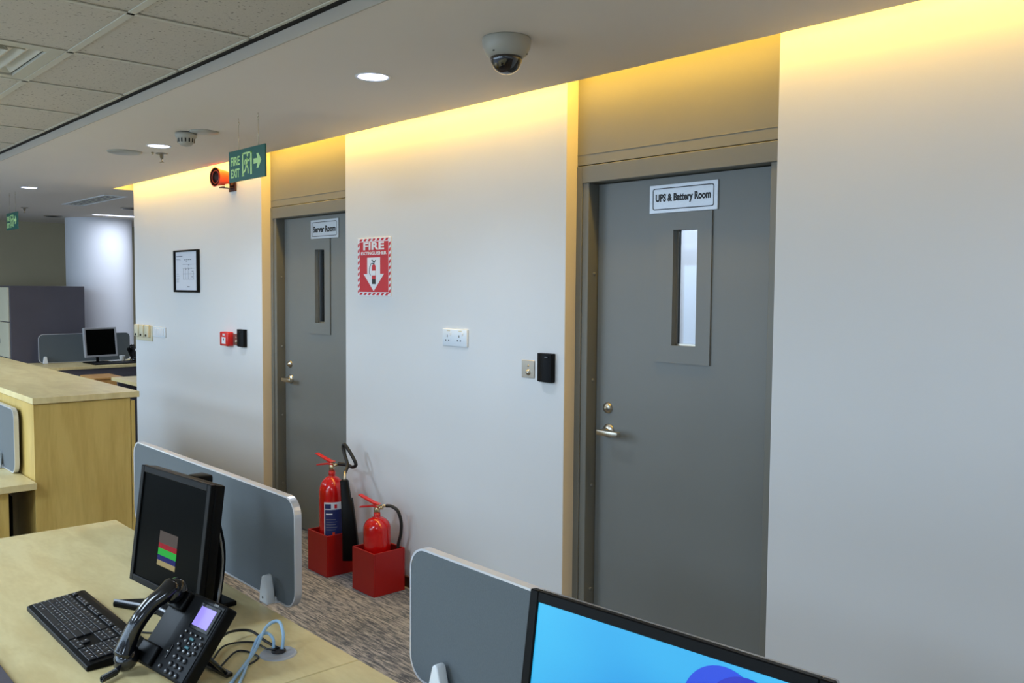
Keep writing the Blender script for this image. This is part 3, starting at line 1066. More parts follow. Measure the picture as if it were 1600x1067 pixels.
# ------------------------------------------------------------------ fire extinguishers and boxes
def ext_box(label, x0, x1, y0, y1, h_):
    cx, cy = (x0 + x1) / 2, (y0 + y1) / 2
    t = thing('extinguisher_box', label, 'box', (cx, cy, 0))
    w, d = (x1 - x0) / 2, (y1 - y0) / 2
    k = 0.009
    for nm, a, c in (('front_panel', (-w, -d, 0), (w, -d + k, h_)), ('back_panel', (-w, d - k, 0), (w, d, h_)),
                     ('side_panel', (-w, -d + k, 0), (-w + k, d - k, h_)), ('side_panel', (w - k, -d + k, 0), (w, d - k, h_)), ('bottom_panel', (-w + k, -d + k, 0.001), (w - k, d - k, 0.008))):
        box(nm, a, c, M['redbox'], t, 0.0015)
    return t


ext_box('red open-topped box on the floor holding the taller extinguisher', -4.330, -4.126, 2.415, 2.600, 0.225)
ext_box('red open-topped box on the floor holding the shorter extinguisher', -3.899, -3.698, 2.431, 2.620, 0.221)


def levers(t, z, ang, mat_, s=1.0):
    mx = Matrix.Translation((0, 0, z)) @ Matrix.Rotation(ang, 4, 'Z')
    v = MB()
    v.lathe([(0.0, -0.03), (0.015, -0.03), (0.016, -0.005), (0.012, 0.0), (0.012, 0.022), (0, 0.024)], 18, mx=mx)
    v.tube([(0.0, 0, 0.0), (-0.036, 0, 0.002)], 0.008, 10, mx=mx)
    v.build('valve', M['brass'], t)
    up = MB()
    up.prism([(-0.020, 0.020), (0.020, 0.028), (0.024, 0.020), (0.006, 0.010)], -0.013, 0.013, 'XZ', 0.0015, mx=mx)
    up.prism([(0.020, 0.028), (0.105 * s, 0.058), (0.107 * s, 0.052), (0.022, 0.018)], -0.013, 0.013, 'XZ', 0.0015, mx=mx)
    up.build('upper_lever', mat_, t)
    lo = MB()
    lo.prism([(-0.010, 0.010), (0.020, 0.012), (0.098 * s, -0.004), (0.100 * s, -0.012), (0.020, 0.002), (-0.010, 0.000)], -0.013, 0.013, 'XZ', 0.0015, mx=mx)
    lo.build('lower_lever', mat_, t)
    MB().lathe([(0.010, 0), (0.010, 0.005), (0, 0.006)], 14, 'Y', mx=mx @ Matrix.Translation((0.0, -0.012, -0.010))).build('pressure_gauge', M['steel'], t)


# direction to the left in the photograph = (-0.67,-0.74)
ANG = math.radians(200)
t = thing('fire_extinguisher', 'tall red fire extinguisher with black discharge horn and blue label', 'fire extinguisher', (-4.222, 2.505, 0.009))
r = 0.071
prof = [(0, 0), (r - 0.01, 0.0), (r, 0.012), (r, 0.425)]
for k in range(1, 9):
    a = k / 8 * PI / 2 * 0.86
    prof.append((r * math.cos(a), 0.425 + 0.095 * math.sin(a)))
prof += [(0.019, 0.522), (0.018, 0.545), (0, 0.546)]
MB().lathe(prof, 48).build('cylinder_body', M['red'], t)
levers(t, 0.577, ANG, M['redl'], 1.0)


def arc_patch(r_, a0, a1, z0, z1, n=14):
    m_ = MB()
    tb = bmesh.new()
    vs = []
    for k in range(n + 1):
        a = a0 + (a1 - a0) * k / n
        vs.append((tb.verts.new((r_ * math.cos(a), r_ * math.sin(a), z0)), tb.verts.new((r_ * math.cos(a), r_ * math.sin(a), z1))))
    for a, c in zip(vs, vs[1:]):
        f_ = tb.faces.new((a[0], c[0], c[1], a[1]))
        f_.smooth = True
    m_._merge(tb)
    return m_


am = math.radians(-18)
arc_patch(r + 0.0008, am - 0.85, am + 0.85, 0.150, 0.385).build('label_sheet', M['labw'], t)
lb = MB()
for z0, z1 in ((0.160, 0.345),):
    q = arc_patch(r + 0.0014, am - 0.77, am + 0.80, z0, z1).build('label_blue_field', M['labb'], t)
arc_patch(r + 0.0014, am - 0.77, am - 0.3, 0.350, 0.376).build('label_heading', M['labb'], t)
arc_patch(r + 0.0018, am - 0.68, am - 0.20, 0.318, 0.324).build('label_text_line', M['swhite'], t)
for k in range(5):
    arc_patch(r + 0.0018, am - 0.68, am + 0.05 + 0.1 * (k % 2), 0.290 - 0.014 * k, 0.293 - 0.014 * k).build('label_text_line', M['line'], t)
arc_patch(r + 0.0018, am - 0.20, am - 0.02, 0.205, 0.222).build('label_symbol', M['orange'], t)
arc_patch(r + 0.0018, am - 0.05, am + 0.15, 0.352, 0.374).build('label_emblem', M['sred'], t)
hs = smooth_path([(0.022, 0.024, 0.583), (0.055, 0.060, 0.578), (0.090, 0.072, 0.570), (0.120, 0.076, 0.582), (0.118, 0.072, 0.605), (0.085, 0.060, 0.655), (0.055, 0.048, 0.690), (0.044, 0.044, 0.680), (0.055, 0.046, 0.640), (0.095, 0.040, 0.585), (0.122, 0.010, 0.555)], 6)
MB().tube(hs, 0.0095, 12).build('hose', M['rubber'], t)
MB().tube([(0.122, 0.010, 0.558), (0.150, -0.014, 0.515)], 0.008, 12).build('hose_coupling', M['steel'], t)
mxh = Matrix.Translation((0.176, 0.012, 0.09)) @ Matrix.Rotation(math.radians(48), 4, 'Z')
hn = MB()
tb = bmesh.new()
ringz = [(0.0, 0.045, 0.030, 0.0), (0.16, 0.038, 0.026, -0.006), (0.33, 0.030, 0.024, -0.016), (0.332, 0.026, 0.022, -0.019), (0.425, 0.021, 0.020, -0.026), (0.432, 0.016, 0.015, -0.026)]
rg = []
for z, wx, wy, off in ringz:
    rg.append([tb.verts.new((off * 1.4 + wx * math.copysign(abs(math.cos(a)) ** 0.35, math.cos(a)), wy * math.copysign(abs(math.sin(a)) ** 0.35, math.sin(a)), z)) for a in [2 * PI * k / 20 for k in range(20)]])
for a, c in zip(rg, rg[1:]):
    for k in range(20):
        tb.faces.new((a[k], a[(k + 1) % 20], c[(k + 1) % 20], c[k])).smooth = True
tb.faces.new(rg[0])
tb.faces.new(rg[-1])
bmesh.ops.recalc_face_normals(tb, faces=tb.faces)
hn._merge(tb, mxh)
hn.build('discharge_horn', M['blk'], t)

t = thing('fire_extinguisher', 'short red fire extinguisher with curved black hose, no label in view', 'fire extinguisher', (-3.803, 2.520, 0.009))
r = 0.070
prof = [(0, 0), (r - 0.01, 0.0), (r, 0.012), (r, 0.310)]
for k in range(1, 9):
    a = k / 8 * PI / 2 * 0.84
    prof.append((r * math.cos(a), 0.310 + 0.062 * math.sin(a)))
prof += [(0.018, 0.374), (0.017, 0.392), (0, 0.393)]
MB().lathe(prof, 48).build('cylinder_body', M['red'], t)
levers(t, 0.418, ANG, M['redl'], 1.05)
MB().tube([(0.012, 0.013, 0.424), (0.035, 0.036, 0.427)], 0.007, 12).build('hose_coupling', M['steel'], t)
hs = smooth_path([(0.032, 0.034, 0.427), (0.058, 0.050, 0.426), (0.090, 0.066, 0.405), (0.106, 0.076, 0.350), (0.100, 0.078, 0.285), (0.082, 0.074, 0.225), (0.078, 0.070, 0.150)], 6)
MB().tube(hs, 0.0085, 12).build('hose', M['rubber'], t)


# ------------------------------------------------------------------ desks, cabinet, partitions
def desk(label, x0, x1, y0, y1, legs=True, name='desk', top=None, under=None):
    z = 0.73
    t = thing(name, label, 'desk', (x0, y0, 0))
    w, d = x1 - x0, y1 - y0
    box('desk_top', (0, 0, z - 0.028), (w, d, z), top or M['wood'], t, 0.0015)
    for xx in (0.03, w - 0.055):
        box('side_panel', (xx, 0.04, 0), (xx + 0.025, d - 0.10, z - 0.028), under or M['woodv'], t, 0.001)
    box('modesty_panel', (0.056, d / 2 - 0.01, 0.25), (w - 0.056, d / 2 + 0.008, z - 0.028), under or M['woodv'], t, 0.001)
    return t


desk('maple office desk with the black phone, keyboard and monitor on it', -3.224, -1.649, -0.55, 1.043)
desk('maple office desk under the lit blue monitor, nearest the camera', -1.646, -0.05, -0.55, 1.043)
desk('maple desk abutting the low cabinet at the left edge', -5.80, -4.040, -0.10, 0.995)
desk('far maple desk carrying the silver monitor', -10.42, -9.68, 2.50, 4.0, under=M['dkgrey'])  # lower panels coloured dark for the shade under the top
desk('small maple desk corner just beyond the end of the white wall', -8.37, -7.55 - 0.12, 2.69, 3.9, under=M['dkgrey'])  # same here: shade below the desk put into the panel colour


def partition(label, x0, x1, y, z0, z1, rad=0.055, rot=0, brackets=(), vertical_face='XZ'):
    """fabric screen with rounded corners and an aluminium edge band"""
    cx = (x0 + x1) / 2
    t = thing('desk_partition', label, 'partition', (cx, y, z0), (0, 0, rot))
    w = (x1 - x0) / 2
    h_ = z1 - z0
    MB().prism(rrect(-w + 0.0045, 0.0045, w - 0.0045, h_ - 0.0045, rad - 0.0045, 8), -0.0085, 0.0085).build('fabric_panel', M['fabric'], t)
    o_ = rrect(-w, 0, w, h_, rad, 8)
    i_ = rrect(-w + 0.0045, 0.0045, w - 0.0045, h_ - 0.0045, rad - 0.0045, 8)
    b = MB()
    n = len(o_)
    for k in range(n):
        j = (k + 1) % n
        b.prism([o_[k], o_[j], i_[j], i_[k]], -0.0095, 0.0095)
    b.build('edge_trim', M['alu'], t)
    for bx, by in brackets:
        q = MB()
        q.prism([(bx - 0.022, -0.002), (bx + 0.022, -0.002), (bx + 0.020, 0.028), (bx + 0.008, 0.068), (bx, 0.073), (bx - 0.008, 0.068), (bx - 0.020, 0.028)], by - 0.026, by - 0.002, 'XZ', 0.004, smooth=True)
        q.box((bx - 0.015, by - 0.002, -0.006), (bx + 0.015, by + 0.020, 0.012), 0.002)
        br_ = q.build('bracket', M['white'], t)
        MB().lathe([(0.0, 0.0275), (0.003, 0.027), (0.003, 0.025)], 10, 'Y').build('screw', M['hole'], br_, (bx, by, 0.014))
    return t


p1 = partition('blue-grey fabric desk partition with silver edge behind the black monitor', -3.130, -1.993, 1.085, 0.733, 1.021, 0.05, brackets=((0.452, -0.014), (-0.42, -0.014)))
p2 = partition('blue-grey fabric desk partition behind the lit blue monitor', -1.500, -0.25, 1.085, 0.733, 1.016, 0.05, brackets=((-0.50, -0.014), (0.50, -0.014)))
p3 = partition('blue-grey desk partition at the left edge beside the low cabinet', -5.60, -4.268, 0.975, 0.733, 1.018, 0.05, brackets=((0.44, -0.014),))
p4 = partition('far blue-grey desk partition behind the silver monitor', -0.47, 0.47, 0, 0.733, 1.040, 0.05, brackets=())
p4.location = (-10.30, 3.05, 0.733)
p4.rotation_euler = (0, 0, PI / 2)
MB().prism([(-0.024, 0), (0.024, 0), (0.012, 0.075), (-0.012, 0.075)], -0.016, 0.016, 'YZ', 0.004).build('bracket', M['white'], p4, (-0.42, -0.06, 0.0), (0, 0, PI / 2))

# low cabinet
t = thing('low_cabinet', 'long low maple storage cabinet with overhanging top', 'cabinet', (-4.090, 1.000, 0))
Lc = 3.3
box('cabinet_top', (-Lc, -0.006, 1.055), (0.012, 0.432, 1.081), M['wood'], t, 0.0015)
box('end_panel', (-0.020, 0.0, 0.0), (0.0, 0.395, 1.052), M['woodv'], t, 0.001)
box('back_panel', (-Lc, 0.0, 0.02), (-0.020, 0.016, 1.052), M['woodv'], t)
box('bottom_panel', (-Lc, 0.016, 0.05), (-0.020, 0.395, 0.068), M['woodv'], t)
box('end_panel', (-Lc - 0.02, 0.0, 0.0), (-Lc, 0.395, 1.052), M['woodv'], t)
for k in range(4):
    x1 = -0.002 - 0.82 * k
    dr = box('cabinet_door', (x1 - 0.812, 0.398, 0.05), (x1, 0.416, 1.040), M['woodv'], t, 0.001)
    box('handle', (x1 - 0.74 if k % 2 else x1 - 0.09, 0.416, 0.80), (x1 - 0.725 if k % 2 else x1 - 0.075, 0.436, 0.92), M['steel'], dr, 0.002)

# computer tower under the left desk
t = thing('computer_tower', 'black computer tower in the shadow under the left desk', 'computer', (-4.36, 0.735, 0))
MB().box((-0.09, -0.22, 0.22), (0.09, 0.22, 0.64), 0.006, 2).build('case', M['blk'], t)
box('front_panel', (-0.085, -0.232, 0.225), (0.085, -0.22, 0.635), M['blkg'], t, 0.003)
box('stand', (-0.10, -0.20, 0.0), (0.10, 0.20, 0.22), M['blk'], t, 0.004)
box('drive_bay', (0.0905, -0.15, 0.40), (0.094, 0.10, 0.50), M['blkg'], t, 0.001)
# lockers far away
t = thing('locker', 'tall charcoal locker with cream fronts at the far left', 'locker', (-10.56, 2.38, 0))
box('body', (-1.8, 0.0, 0.0), (0.0, 0.745, 1.552), M['dkgrey'], t, 0.003)
for ix in range(4):
    for z0, z1 in ((0.04, 0.40), (0.41, 0.775), (0.785, 1.160), (1.170, 1.535)):
        x1 = -0.02 - 0.44 * ix
        dr = box('locker_door', (x1 - 0.43, -0.018, z0), (x1, -0.001, z1), M['cream'], t, 0.002)
        box('lock', (x1 - 0.40, -0.030, (z0 + z1) / 2 - 0.05), (x1 - 0.36, -0.018, (z0 + z1) / 2), M['blk'], dr, 0.002)

# pedestal
t = thing('drawer_pedestal', 'brown wooden drawer pedestal standing before the far desk', 'drawers', (-9.25, 2.82, 0))
box('carcass', (-0.22, -0.06, 0), (0.18, 0.20, 0.645), M['brownwood'], t, 0.002)
box('pedestal_top', (-0.23, -0.07, 0.645), (0.20, 0.21, 0.663), M['brownwood'], t, 0.002)
for k in range(3):
    box('drawer', (0.18, -0.05, 0.02 + 0.208 * k), (0.197, 0.19, 0.22 + 0.208 * k), M['brownwood'], t, 0.002)

# dark chair back in the corridor seen behind the desk corner
t = thing('office_chair', 'black office chair in the dark gap below the far desks', 'chair', (-8.95, 3.35, 0))
MB().box((-0.24, -0.24, 0.43), (0.24, 0.24, 0.50), 0.03, 3).build('seat', M['blk'], t)
MB().box((-0.22, 0.22, 0.54), (0.22, 0.27, 0.66), 0.02, 3).build('backrest', M['blk'], t)
MB().lathe([(0, 0.06), (0.025, 0.06), (0.025, 0.43), (0, 0.43)], 14).build('gas_lift', M['blkg'], t)
MB().tube([(0, 0.20, 0.45), (0, 0.27, 0.47), (0, 0.26, 0.60)], 0.015, 8).build('back_support', M['blkg'], t)
for k in range(5):
    a = 2 * PI * k / 5
    lg = MB().tube([(0, 0, 0.09), (0.27 * math.cos(a), 0.27 * math.sin(a), 0.065)], 0.016, 8).build('leg', M['blkg'], t)
    MB().lathe([(0, -0.012), (0.024, -0.012), (0.024, 0.012), (0, 0.012)], 14, 'Y').build('caster', M['blk'], lg, (0.27 * math.cos(a), 0.27 * math.sin(a), 0.0245))


# ------------------------------------------------------------------ monitors
def monitor(name, label, loc, yaw, tilt, w, h_, bez, body_m, depth=0.035, screen_m=None, base=True, neck_z=0.12, base_w=0.24, vshape=True):
    """loc = bottom centre of the front face; bezel faces -Y"""
    root = thing(name, label, 'monitor', (loc[0], loc[1], 0.73), (0, 0, yaw))
    dz = loc[2] - 0.73
    mx = Matrix.Translation((0, 0, dz)) @ Matrix.Rotation(-tilt, 4, 'X')
    b = MB()
    for a, c in (((-w / 2, 0, 0), (-w / 2 + bez, 0.014, h_)), ((w / 2 - bez, 0, 0), (w / 2, 0.014, h_)), ((-w / 2 + bez, 0, 0), (w / 2 - bez, 0.014, bez)), ((-w / 2 + bez, 0, h_ - bez), (w / 2 - bez, 0.014, h_))):
        b.box(a, c, 0.0015, mx=mx)
    b.build('bezel', body_m, root)
    MB().box((-w / 2 + 0.002, 0.014, 0.002), (w / 2 - 0.002, depth, h_ - 0.002), 0.004, 2, mx=mx).build('back_cover', M['silver'] if body_m is M['silver'] or screen_m else M['blk'], root)  # lit-screen monitor: light on its top face put into the cover colour
    MB().box((-w / 2 + 0.05, depth, 0.04), (w / 2 - 0.05, depth + 0.022, h_ - 0.05), 0.008, 2, mx=mx).build('rear_housing', M['blk'], root)
    sc = MB().box((-w / 2 + bez, 0.004, bez), (w / 2 - bez, 0.010, h_ - bez), mx=mx).build('screen', screen_m or M['screen'], root)
    if base:
        by = depth + 0.05
        MB().tube([(0, by, 0.01), (0, by + 0.005, 0.08), (0, by - 0.01, dz + h_ * 0.55)], 0.022, 12, flat=0.5).build('neck', M['blk'], root)
        if vshape:
            bb = MB()
            bb.prism([(-0.165, -0.035), (-0.155, -0.055), (-0.02, -0.005), (0.02, -0.005), (0.155, -0.055), (0.165, -0.035), (0.06, 0.09), (0.065, 0.17), (-0.065, 0.17), (-0.06, 0.09)], 0, 0.013, 'XY', 0.003)
            bb.build('base', M['blk'], root)
            MB().tube([(-0.160, -0.047, 0.014), (-0.02, 0.002, 0.016), (0.02, 0.002, 0.016), (0.160, -0.047, 0.014)], 0.004, 8).build('base_rim', M['silver'], root)
        else:
            MB().box((-base_w / 2, by - 0.09, 0), (base_w / 2, by + 0.09, 0.014), 0.005, 2).build('base', M['blk'], root)
    return root, mx


m1, mx1 = monitor('computer_monitor', 'black square monitor with dark screen and colour test bars on the desk', (-2.190, 0.814, 0.785), 0.092, 0.129, 0.361, 0.300, 0.017, M['blk'], depth=0.040)
# colour bars on the self-test box of the screen
bars = [('osd_g', 0.0, 0.030), ('osd_r', 0.030, 0.043), ('osd_gr', 0.043, 0.060), ('osd_b', 0.060, 0.073), ('osd_y', 0.073, 0.086)]
x0b, x1b, ztop = -0.048, 0.045, 0.152
for k_, a, c in bars:
    MB().box((x0b, 0.0034, ztop - c), (x1b, 0.0042, ztop - a), mx=mx1).build('colour_bar', M[k_], m1)
tx = text('maker_mark', 'DELL', 0.012, M['keyp'], m1, (0, 0, 0))
tx.matrix_local = mx1 @ Matrix.Translation((0.0, -0.0008, 0.0085)) @ Matrix.Rotation(PI / 2, 4, 'X')
# height-adjust column rising behind this monitor: black with a thin silver rim
path_ = smooth_path([(0.026, 0.120, 0.012), (0.026, 0.135, 0.12), (0.026, 0.125, 0.20), (0.026, 0.100, 0.28), (0.026, 0.095, 0.330)], 5)
MB().tube(path_, 0.026, 14, flat=0.5).build('stand_column', M['blk'], m1)
MB().tube([p + Vector((0.024, 0.004, 0)) for p in path_], 0.0035, 8).build('column_rim', M['silver'], m1)
MB().box((0.000, 0.070, 0.326), (0.052, 0.116, 0.348), 0.006, 2).build('column_cap', M['blk'], m1)

m2, mx2 = monitor('computer_monitor', 'black framed widescreen monitor showing a bright blue desktop', (-0.708, 0.905, 0.81), 0.089, 0.146, 0.470, 0.290, 0.0165, M['blk'], depth=0.030, screen_m=M['blue'], vshape=False)
m2.location = (-0.7235, 0.892, 0.73)
# desktop picture: overlapping blue petals
for k, (cx, cz, rr, mm) in enumerate(((0.096, 0.213, 0.057, 'swirl1'), (0.128, 0.210, 0.055, 'swirl2'), (0.158, 0.200, 0.053, 'swirl1'))):
    MB().prism([(cx + rr * math.cos(a), cz + rr * 0.95 * math.sin(a)) for a in [2 * PI * q / 40 for q in range(40)]], 0.0030 - 0.0004 * k, 0.0037, 'XZ', mx=mx2).build('desktop_picture', M[mm], m2)

m3, mx3 = monitor('computer_monitor', 'silver framed monitor switched off on the far desk', (-9.98, 3.12, 0.800), math.radians(104), 0.10, 0.37, 0.315, 0.020, M['silver'], depth=0.035, vshape=False)


# ------------------------------------------------------------------ keyboard
def keyboard(label, loc, rot, w, d, full=True):
    t = thing('keyboard', label, 'keyboard', loc, (0, 0, rot))
    b = MB()
    b.prism([(0, 0.0), (0, 0.011), (0.012, 0.014), (d - 0.01, 0.024), (d, 0.022), (d, 0.0)], 0, w, 'YZ', 0.002)
    b.build('keyboard_body', M['blk'], t)
    if not full:
        return t
    tilt = math.atan2(0.010, d - 0.022)
    cache = {}

    def key(x, y, kw, kd):
        kk = (round(kw, 4), round(kd, 4))
        if kk not in cache:
            q = MB().box((0.0008, 0.0008, 0), (kw - 0.0008, kd - 0.0008, 0.0035), 0.0008)
            o = q.build('key', M['key'], t)
            cache[kk] = o.data
            lg = MB().box((0.003, kd - 0.0075, 0.0035), (0.0065, kd - 0.004, 0.0037))
            me = bpy.data.meshes.new('legend')
            lg.b.to_mesh(me)
            me.materials.append(M['keyp'])
            cache[(kk, 'l')] = me
        else:
            o = bpy.data.objects.new('key', cache[kk])
            C.objects.link(o)
            o.parent = t
        z = 0.0142 + (y - 0.012) * math.tan(tilt)
        o.location = (x, y, z)
        o.rotation_euler = (tilt, 0, 0)
        if kw < 0.06:
            l_ = bpy.data.objects.new('legend', cache[(kk, 'l')])
            C.objects.link(l_)
            l_.parent = o
    u = (w - 0.030) / 22.4
    v = (d - 0.030) / 6.3
    rows_ = [
        [(0, 1.3), (1.3, 1.1), (2.4, 1.1), (3.5, 5.6), (9.1, 1.1), (10.2, 1.1), (11.3, 1.1), (12.4, 1.6 + 1.0)],
        [(0, 2.3)] + [(2.3 + i, 1) for i in range(10)] + [(12.3, 2.7)],
        [(0, 1.8)] + [(1.8 + i, 1) for i in range(11)] + [(12.8, 2.2)],
        [(0, 1.5)] + [(1.5 + i, 1) for i in range(12)] + [(13.5, 1.5)],
        [(i, 1) for i in range(13)] + [(13, 2)],
        [(0, 1)] + [(1.8 + i + (i // 4) * 0.5, 1) for i in range(12)],
    ]
    for j, rw in enumerate(rows_):
        for x, kw in rw:
            key(0.012 + x * u, 0.010 + j * v + (0.3 * v if j == 5 else 0), kw * u, v if j < 5 else v * 0.72)
    for x, y in ((15.3, 0), (16.3, 0), (17.3, 0), (16.3, 1)):
        key(0.012 + x * u, 0.010 + y * v, u, v)
    for j in (3, 4):
        for i in range(3):
            key(0.012 + (15.3 + i) * u, 0.010 + j * v, u, v)
    for i in range(3):
        key(0.012 + (15.3 + i) * u, 0.010 + 5.3 * v, u, v * 0.72)
    for j in range(5):
        for i in range(4):
            key(0.012 + (18.6 + i * 0.95) * u, 0.010 + j * v, u * 0.95, v)
    for i in range(4):
        key(0.012 + (18.6 + i * 0.95) * u, 0.010 + 5.3 * v, u * 0.95, v * 0.6)
    return t


keyboard('black full-size keyboard lying left of the desk phone', (-2.452, 0.573, 0.73), 0.0, 0.480, 0.140)
kb2 = keyboard('dark keyboard on the far desk before the silver monitor', (-9.76, 2.98, 0.73), PI / 2, 0.42, 0.15, full=False)

# ------------------------------------------------------------------ desk phone
PT = 0.90   # face tilt


def phone(label, loc, yaw, scale=1.0):
    t = thing('desk_phone', label, 'phone', loc, (0, 0, yaw))
    t.scale = (scale,) * 3
    # local frame of the face: x right, y up the slope, z out of the face; origin at its lower right corner
    L_ = 0.185
    mx = Matrix.Translation((0, 0, 0.0215)) @ Matrix.Rotation(PT, 4, 'X')
    b = MB()
    b.box((-0.215, 0.0, -0.030), (0.0, L_, 0.0), 0.005, 2, mx=mx)
    b.build('phone_body', M['blk'], t)
    fp = MB().box((-0.135, 0.006, 0.0), (-0.006, L_ - 0.006, 0.0025), 0.001, mx=mx).build('face_plate', M['blk'], t)
    MB().box((-0.212, 0.004, 0.0), (-0.140, 0.050, 0.012), 0.004, 2, mx=mx).build('cradle', M['blk'], t)
    MB().box((-0.212, L_ - 0.050, 0.0), (-0.140, L_ - 0.004, 0.014), 0.004, 2, mx=mx).build('cradle', M['blk'], t)
    # foot stand behind
    ft = MB()
    ft.tube([(-0.03, 0.055, 0.085), (-0.02, 0.120, 0.004)], 0.008, 8, flat=0.6)
    ft.tube([(-0.18, 0.055, 0.085), (-0.19, 0.120, 0.004)], 0.008, 8, flat=0.6)
    ft.box((-0.20, 0.112, 0.0), (-0.01, 0.130, 0.010), 0.002)
    ft.build('foot_stand', M['blkg'], t)
    # display
    MB().box((-0.092, L_ - 0.072, 0.0025), (-0.014, L_ - 0.012, 0.005), 0.001, mx=mx).build('display_bezel', M['blkg'], t)
    MB().box((-0.084, L_ - 0.064, 0.005), (-0.023, L_ - 0.020, 0.0058), mx=mx).build('display', M['lcd'], t)
    mk = text('maker_mark', 'CISCO', 0.006, M['keyp'], t, (0, 0, 0), ext=0.0002)
    mk.matrix_local = mx @ Matrix.Translation((-0.040, L_ - 0.0075, 0.0030))

    def btn(x, y, r_, m_, name='button', long=None):
        q = MB()
        if long:
            q.box((x - long, y - r_, 0.0025), (x + long, y + r_, 0.0055), 0.001, 1, mx=mx)
        else:
            q.lathe([(r_, 0), (r_ * 0.95, 0.003), (r_ * 0.6, 0.0042), (0, 0.0045)], 14, mx=mx @ Matrix.Translation((x, y, 0.0025)))
        o = q.build(name, m_, t)
        if m_ is M['key'] or m_ is M['blkg']:
            MB().box((x - 0.0018, y - 0.0014, 0.0068), (x + 0.0018, y + 0.0014, 0.0072), mx=mx).build('legend', M['keyp'], o)
    for i in range(4):
        btn(-0.088 + i * 0.021, L_ - 0.082, 0.0035, M['blkg'])
    # navigation cluster
    for dx, dy in ((-0.020, 0.0), (0.020, 0.0)):
        btn(-0.055 + dx * 0.8, L_ - 0.100 + dy, 0.0045, M['key'], long=0.004)
    btn(-0.055, L_ - 0.092, 0.0030, M['teal'], long=0.008)
    btn(-0.055, L_ - 0.112, 0.0030, M['teal'], long=0.008)
    btn(-0.055, L_ - 0.102, 0.0040, M['key'])
    for dx, dy in ((-0.040, 0.004), (-0.034, -0.012), (0.030, -0.004), (0.040, 0.006), (0.034, -0.016)):
        btn(-0.055 + dx, L_ - 0.100 + dy, 0.0050, M['key'])
    # keypad
    for j in range(4):
        for i in range(3):
            btn(-0.078 + i * 0.021, 0.064 - j * 0.0170, 0.0062, M['key'], 'keypad_button')
    btn(-0.108, 0.050, 0.016, M['blkg'], 'volume_bar', long=0.003)
    btn(-0.108, 0.016, 0.0050, M['key'])
    # handset: arched, with two cups, resting on the cradle
    ear = Vector((-0.178, L_ - 0.016, 0.034))
    mou = Vector((-0.208, -0.002, 0.030))
    hp = smooth_path([ear + Vector((0, 0.012, 0.004)), ear + Vector((0, -0.02, 0.016)), ear.lerp(mou, 0.3) + Vector((0, 0, 0.026)), ear.lerp(mou, 0.55) + Vector((0, 0, 0.027)), mou + Vector((0.003, 0.040, 0.018)), mou + Vector((0, 0.002, 0.006))], 5)
    n_ = len(hp)
    rad_ = []
    for k in range(n_):
        s_ = k / (n_ - 1)
        rad_.append(0.0225 + 0.0065 * abs(2 * s_ - 1) ** 3)
    rad_[0] *= 0.8
    hs_ = MB()
    hs_.tube(hp, 0.018, 18, radii=rad_, flat=0.80, mx=mx)
    for c_, rr in ((ear, 0.031), (mou, 0.032)):
        hs_.lathe([(0, -0.020), (rr * 0.82, -0.019), (rr, -0.008), (rr * 0.95, 0.006), (rr * 0.55, 0.016), (0, 0.019)], 24, mx=mx @ Matrix.Translation(c_))
    hd_ = hs_.build('handset', M['blkg'], t)
    # curly cord from the mouth end
    cp = []
    base_ = mx @ (mou + Vector((0.0, -0.018, -0.010)))
    for k in range(120):
        s_ = k / 119
        c_ = Vector((base_.x + 0.02 * s_, base_.y - 0.010 - 0.05 * s_, max(0.012, base_.z * (1 - 1.6 * s_))))
        a = k * 0.9
        cp.append(c_ + Vector((0.007 * math.cos(a), 0.0, 0.007 * math.sin(a))))
    MB().tube(cp, 0.0018, 6).build('coiled_cord', M['blkg'], t)
    return t


ph1 = phone('black desk phone with glowing violet display on the near desk', (-1.724, 0.679, 0.73), 0.123, 0.93)
ph2 = phone('small black desk phone at the end of the far desk', (-9.95, 3.62, 0.73), PI / 2 + 0.2, 0.95)

# ------------------------------------------------------------------ cables, grommet, papers
t = thing('cable_grommet', 'round silver cable grommet let into the near desk top', 'grommet', (-1.792, 0.924, 0.73))
MB().lathe([(0.0, 0.0005), (0.030, 0.0005), (0.036, 0.0035), (0.040, 0.002), (0.041, 0.0)], 40).build('ring', M['alugrom'], t)
MB().lathe([(0.0, 0.001), (0.016, 0.001), (0.016, 0.0042), (0.0, 0.0042)], 24).build('cable_opening', M['hole'], t, (-0.010, 0.006, 0))


def cable(label, pts, r_, m_):
    o = MB().tube(smooth_path(pts, 8), r_, 8).build('cable', m_)
    tag(o, label, 'cable')
    return o


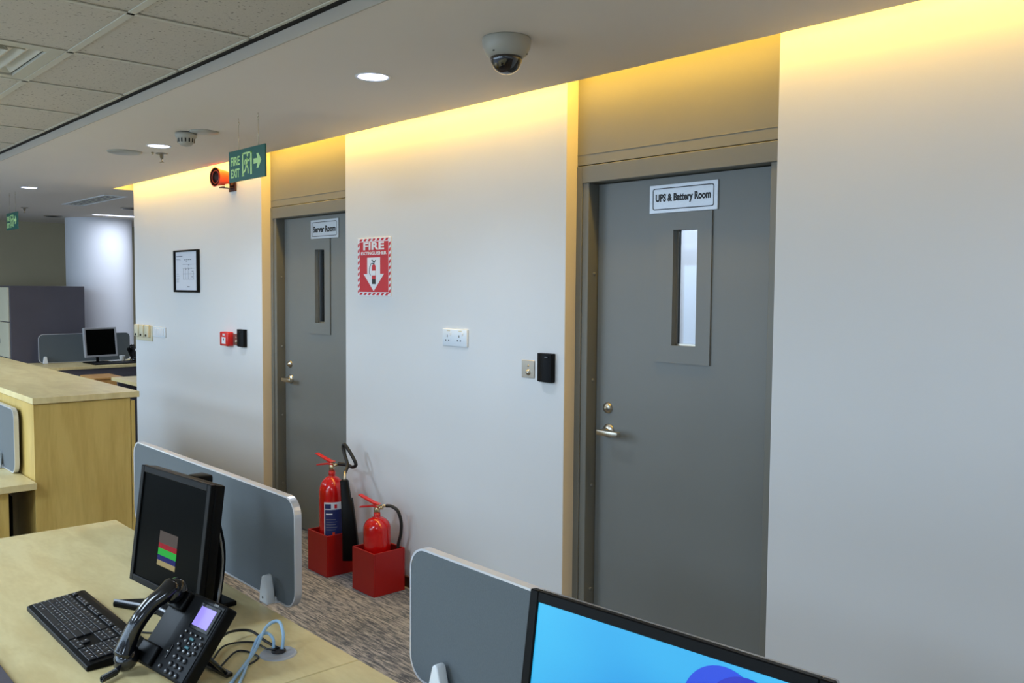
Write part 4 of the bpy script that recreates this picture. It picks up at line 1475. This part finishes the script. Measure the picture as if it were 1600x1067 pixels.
cable('thick pale blue network cable arching into the grommet', [(-1.672, 0.740, 0.735), (-1.735, 0.800, 0.737), (-1.800, 0.870, 0.747), (-1.845, 0.922, 0.776), (-1.836, 0.948, 0.786), (-1.806, 0.944, 0.765), (-1.797, 0.936, 0.736)], 0.0038, M['cyanc'])
cable('second pale blue network cable beside the first', [(-1.660, 0.760, 0.7345), (-1.735, 0.815, 0.736), (-1.800, 0.862, 0.742), (-1.842, 0.900, 0.758), (-1.838, 0.920, 0.765), (-1.820, 0.926, 0.755), (-1.814, 0.924, 0.736)], 0.0034, M['cyanc'])
cable('black cable looping from the phone towards the grommet, highest loop', [(-1.86, 0.80, 0.76), (-1.93, 0.87, 0.752), (-1.925, 0.92, 0.745), (-1.860, 0.925, 0.740), (-1.808, 0.932, 0.736)], 0.0032, M['blackc'])
cable('black cable curving lower across the desk to the grommet', [(-1.84, 0.79, 0.735), (-1.905, 0.85, 0.734), (-1.885, 0.905, 0.734), (-1.825, 0.913, 0.7345), (-1.802, 0.921, 0.7370)], 0.0022, M['blackc'])
cable('thin black cable curling back under the phone', [(-1.80, 0.79, 0.734), (-1.860, 0.860, 0.733), (-1.800, 0.880, 0.733), (-1.772, 0.84, 0.733)], 0.0022, M['blackc'])
cable('black keyboard lead running behind the phone', [(-2.16, 0.716, 0.736), (-2.11, 0.740, 0.733), (-2.05, 0.790, 0.733), (-1.95, 0.82, 0.733)], 0.0022, M['blackc'])

t = thing('notebook', 'closed black notebook at the lower left corner of the desk', 'notebook', (-2.42, 0.22, 0.73))
box('cover', (0, 0, 0), (0.48, 0.215, 0.003), M['dkgrey'], t, 0.0008)
box('pages', (0.003, 0.003, 0.003), (0.477, 0.212, 0.015), M['blk'], t)
box('cover', (0, 0, 0.015), (0.48, 0.215, 0.018), M['dkgrey'], t, 0.0008)

t = thing('paper_sheet', 'small stack of white papers beside the silver monitor on the far desk', 'papers', (-10.16, 3.33, 0.73))
for k in range(4):
    MB().box((-0.07, -0.06, 0.003 * k), (0.07, 0.06, 0.003 * k + 0.0028)).build('sheet', M['paper2'], t, (0, 0, 0), (0, 0, 0.06 * k))
t = thing('paper_cup', 'small white cup on the far desk right of the silver monitor', 'cup', (-9.985, 3.33, 0.73))
MB().lathe([(0, 0), (0.022, 0), (0.030, 0.07), (0.032, 0.072), (0.028, 0.07), (0.020, 0.004), (0, 0.004)], 20).build('cup_wall', M['white'], t)
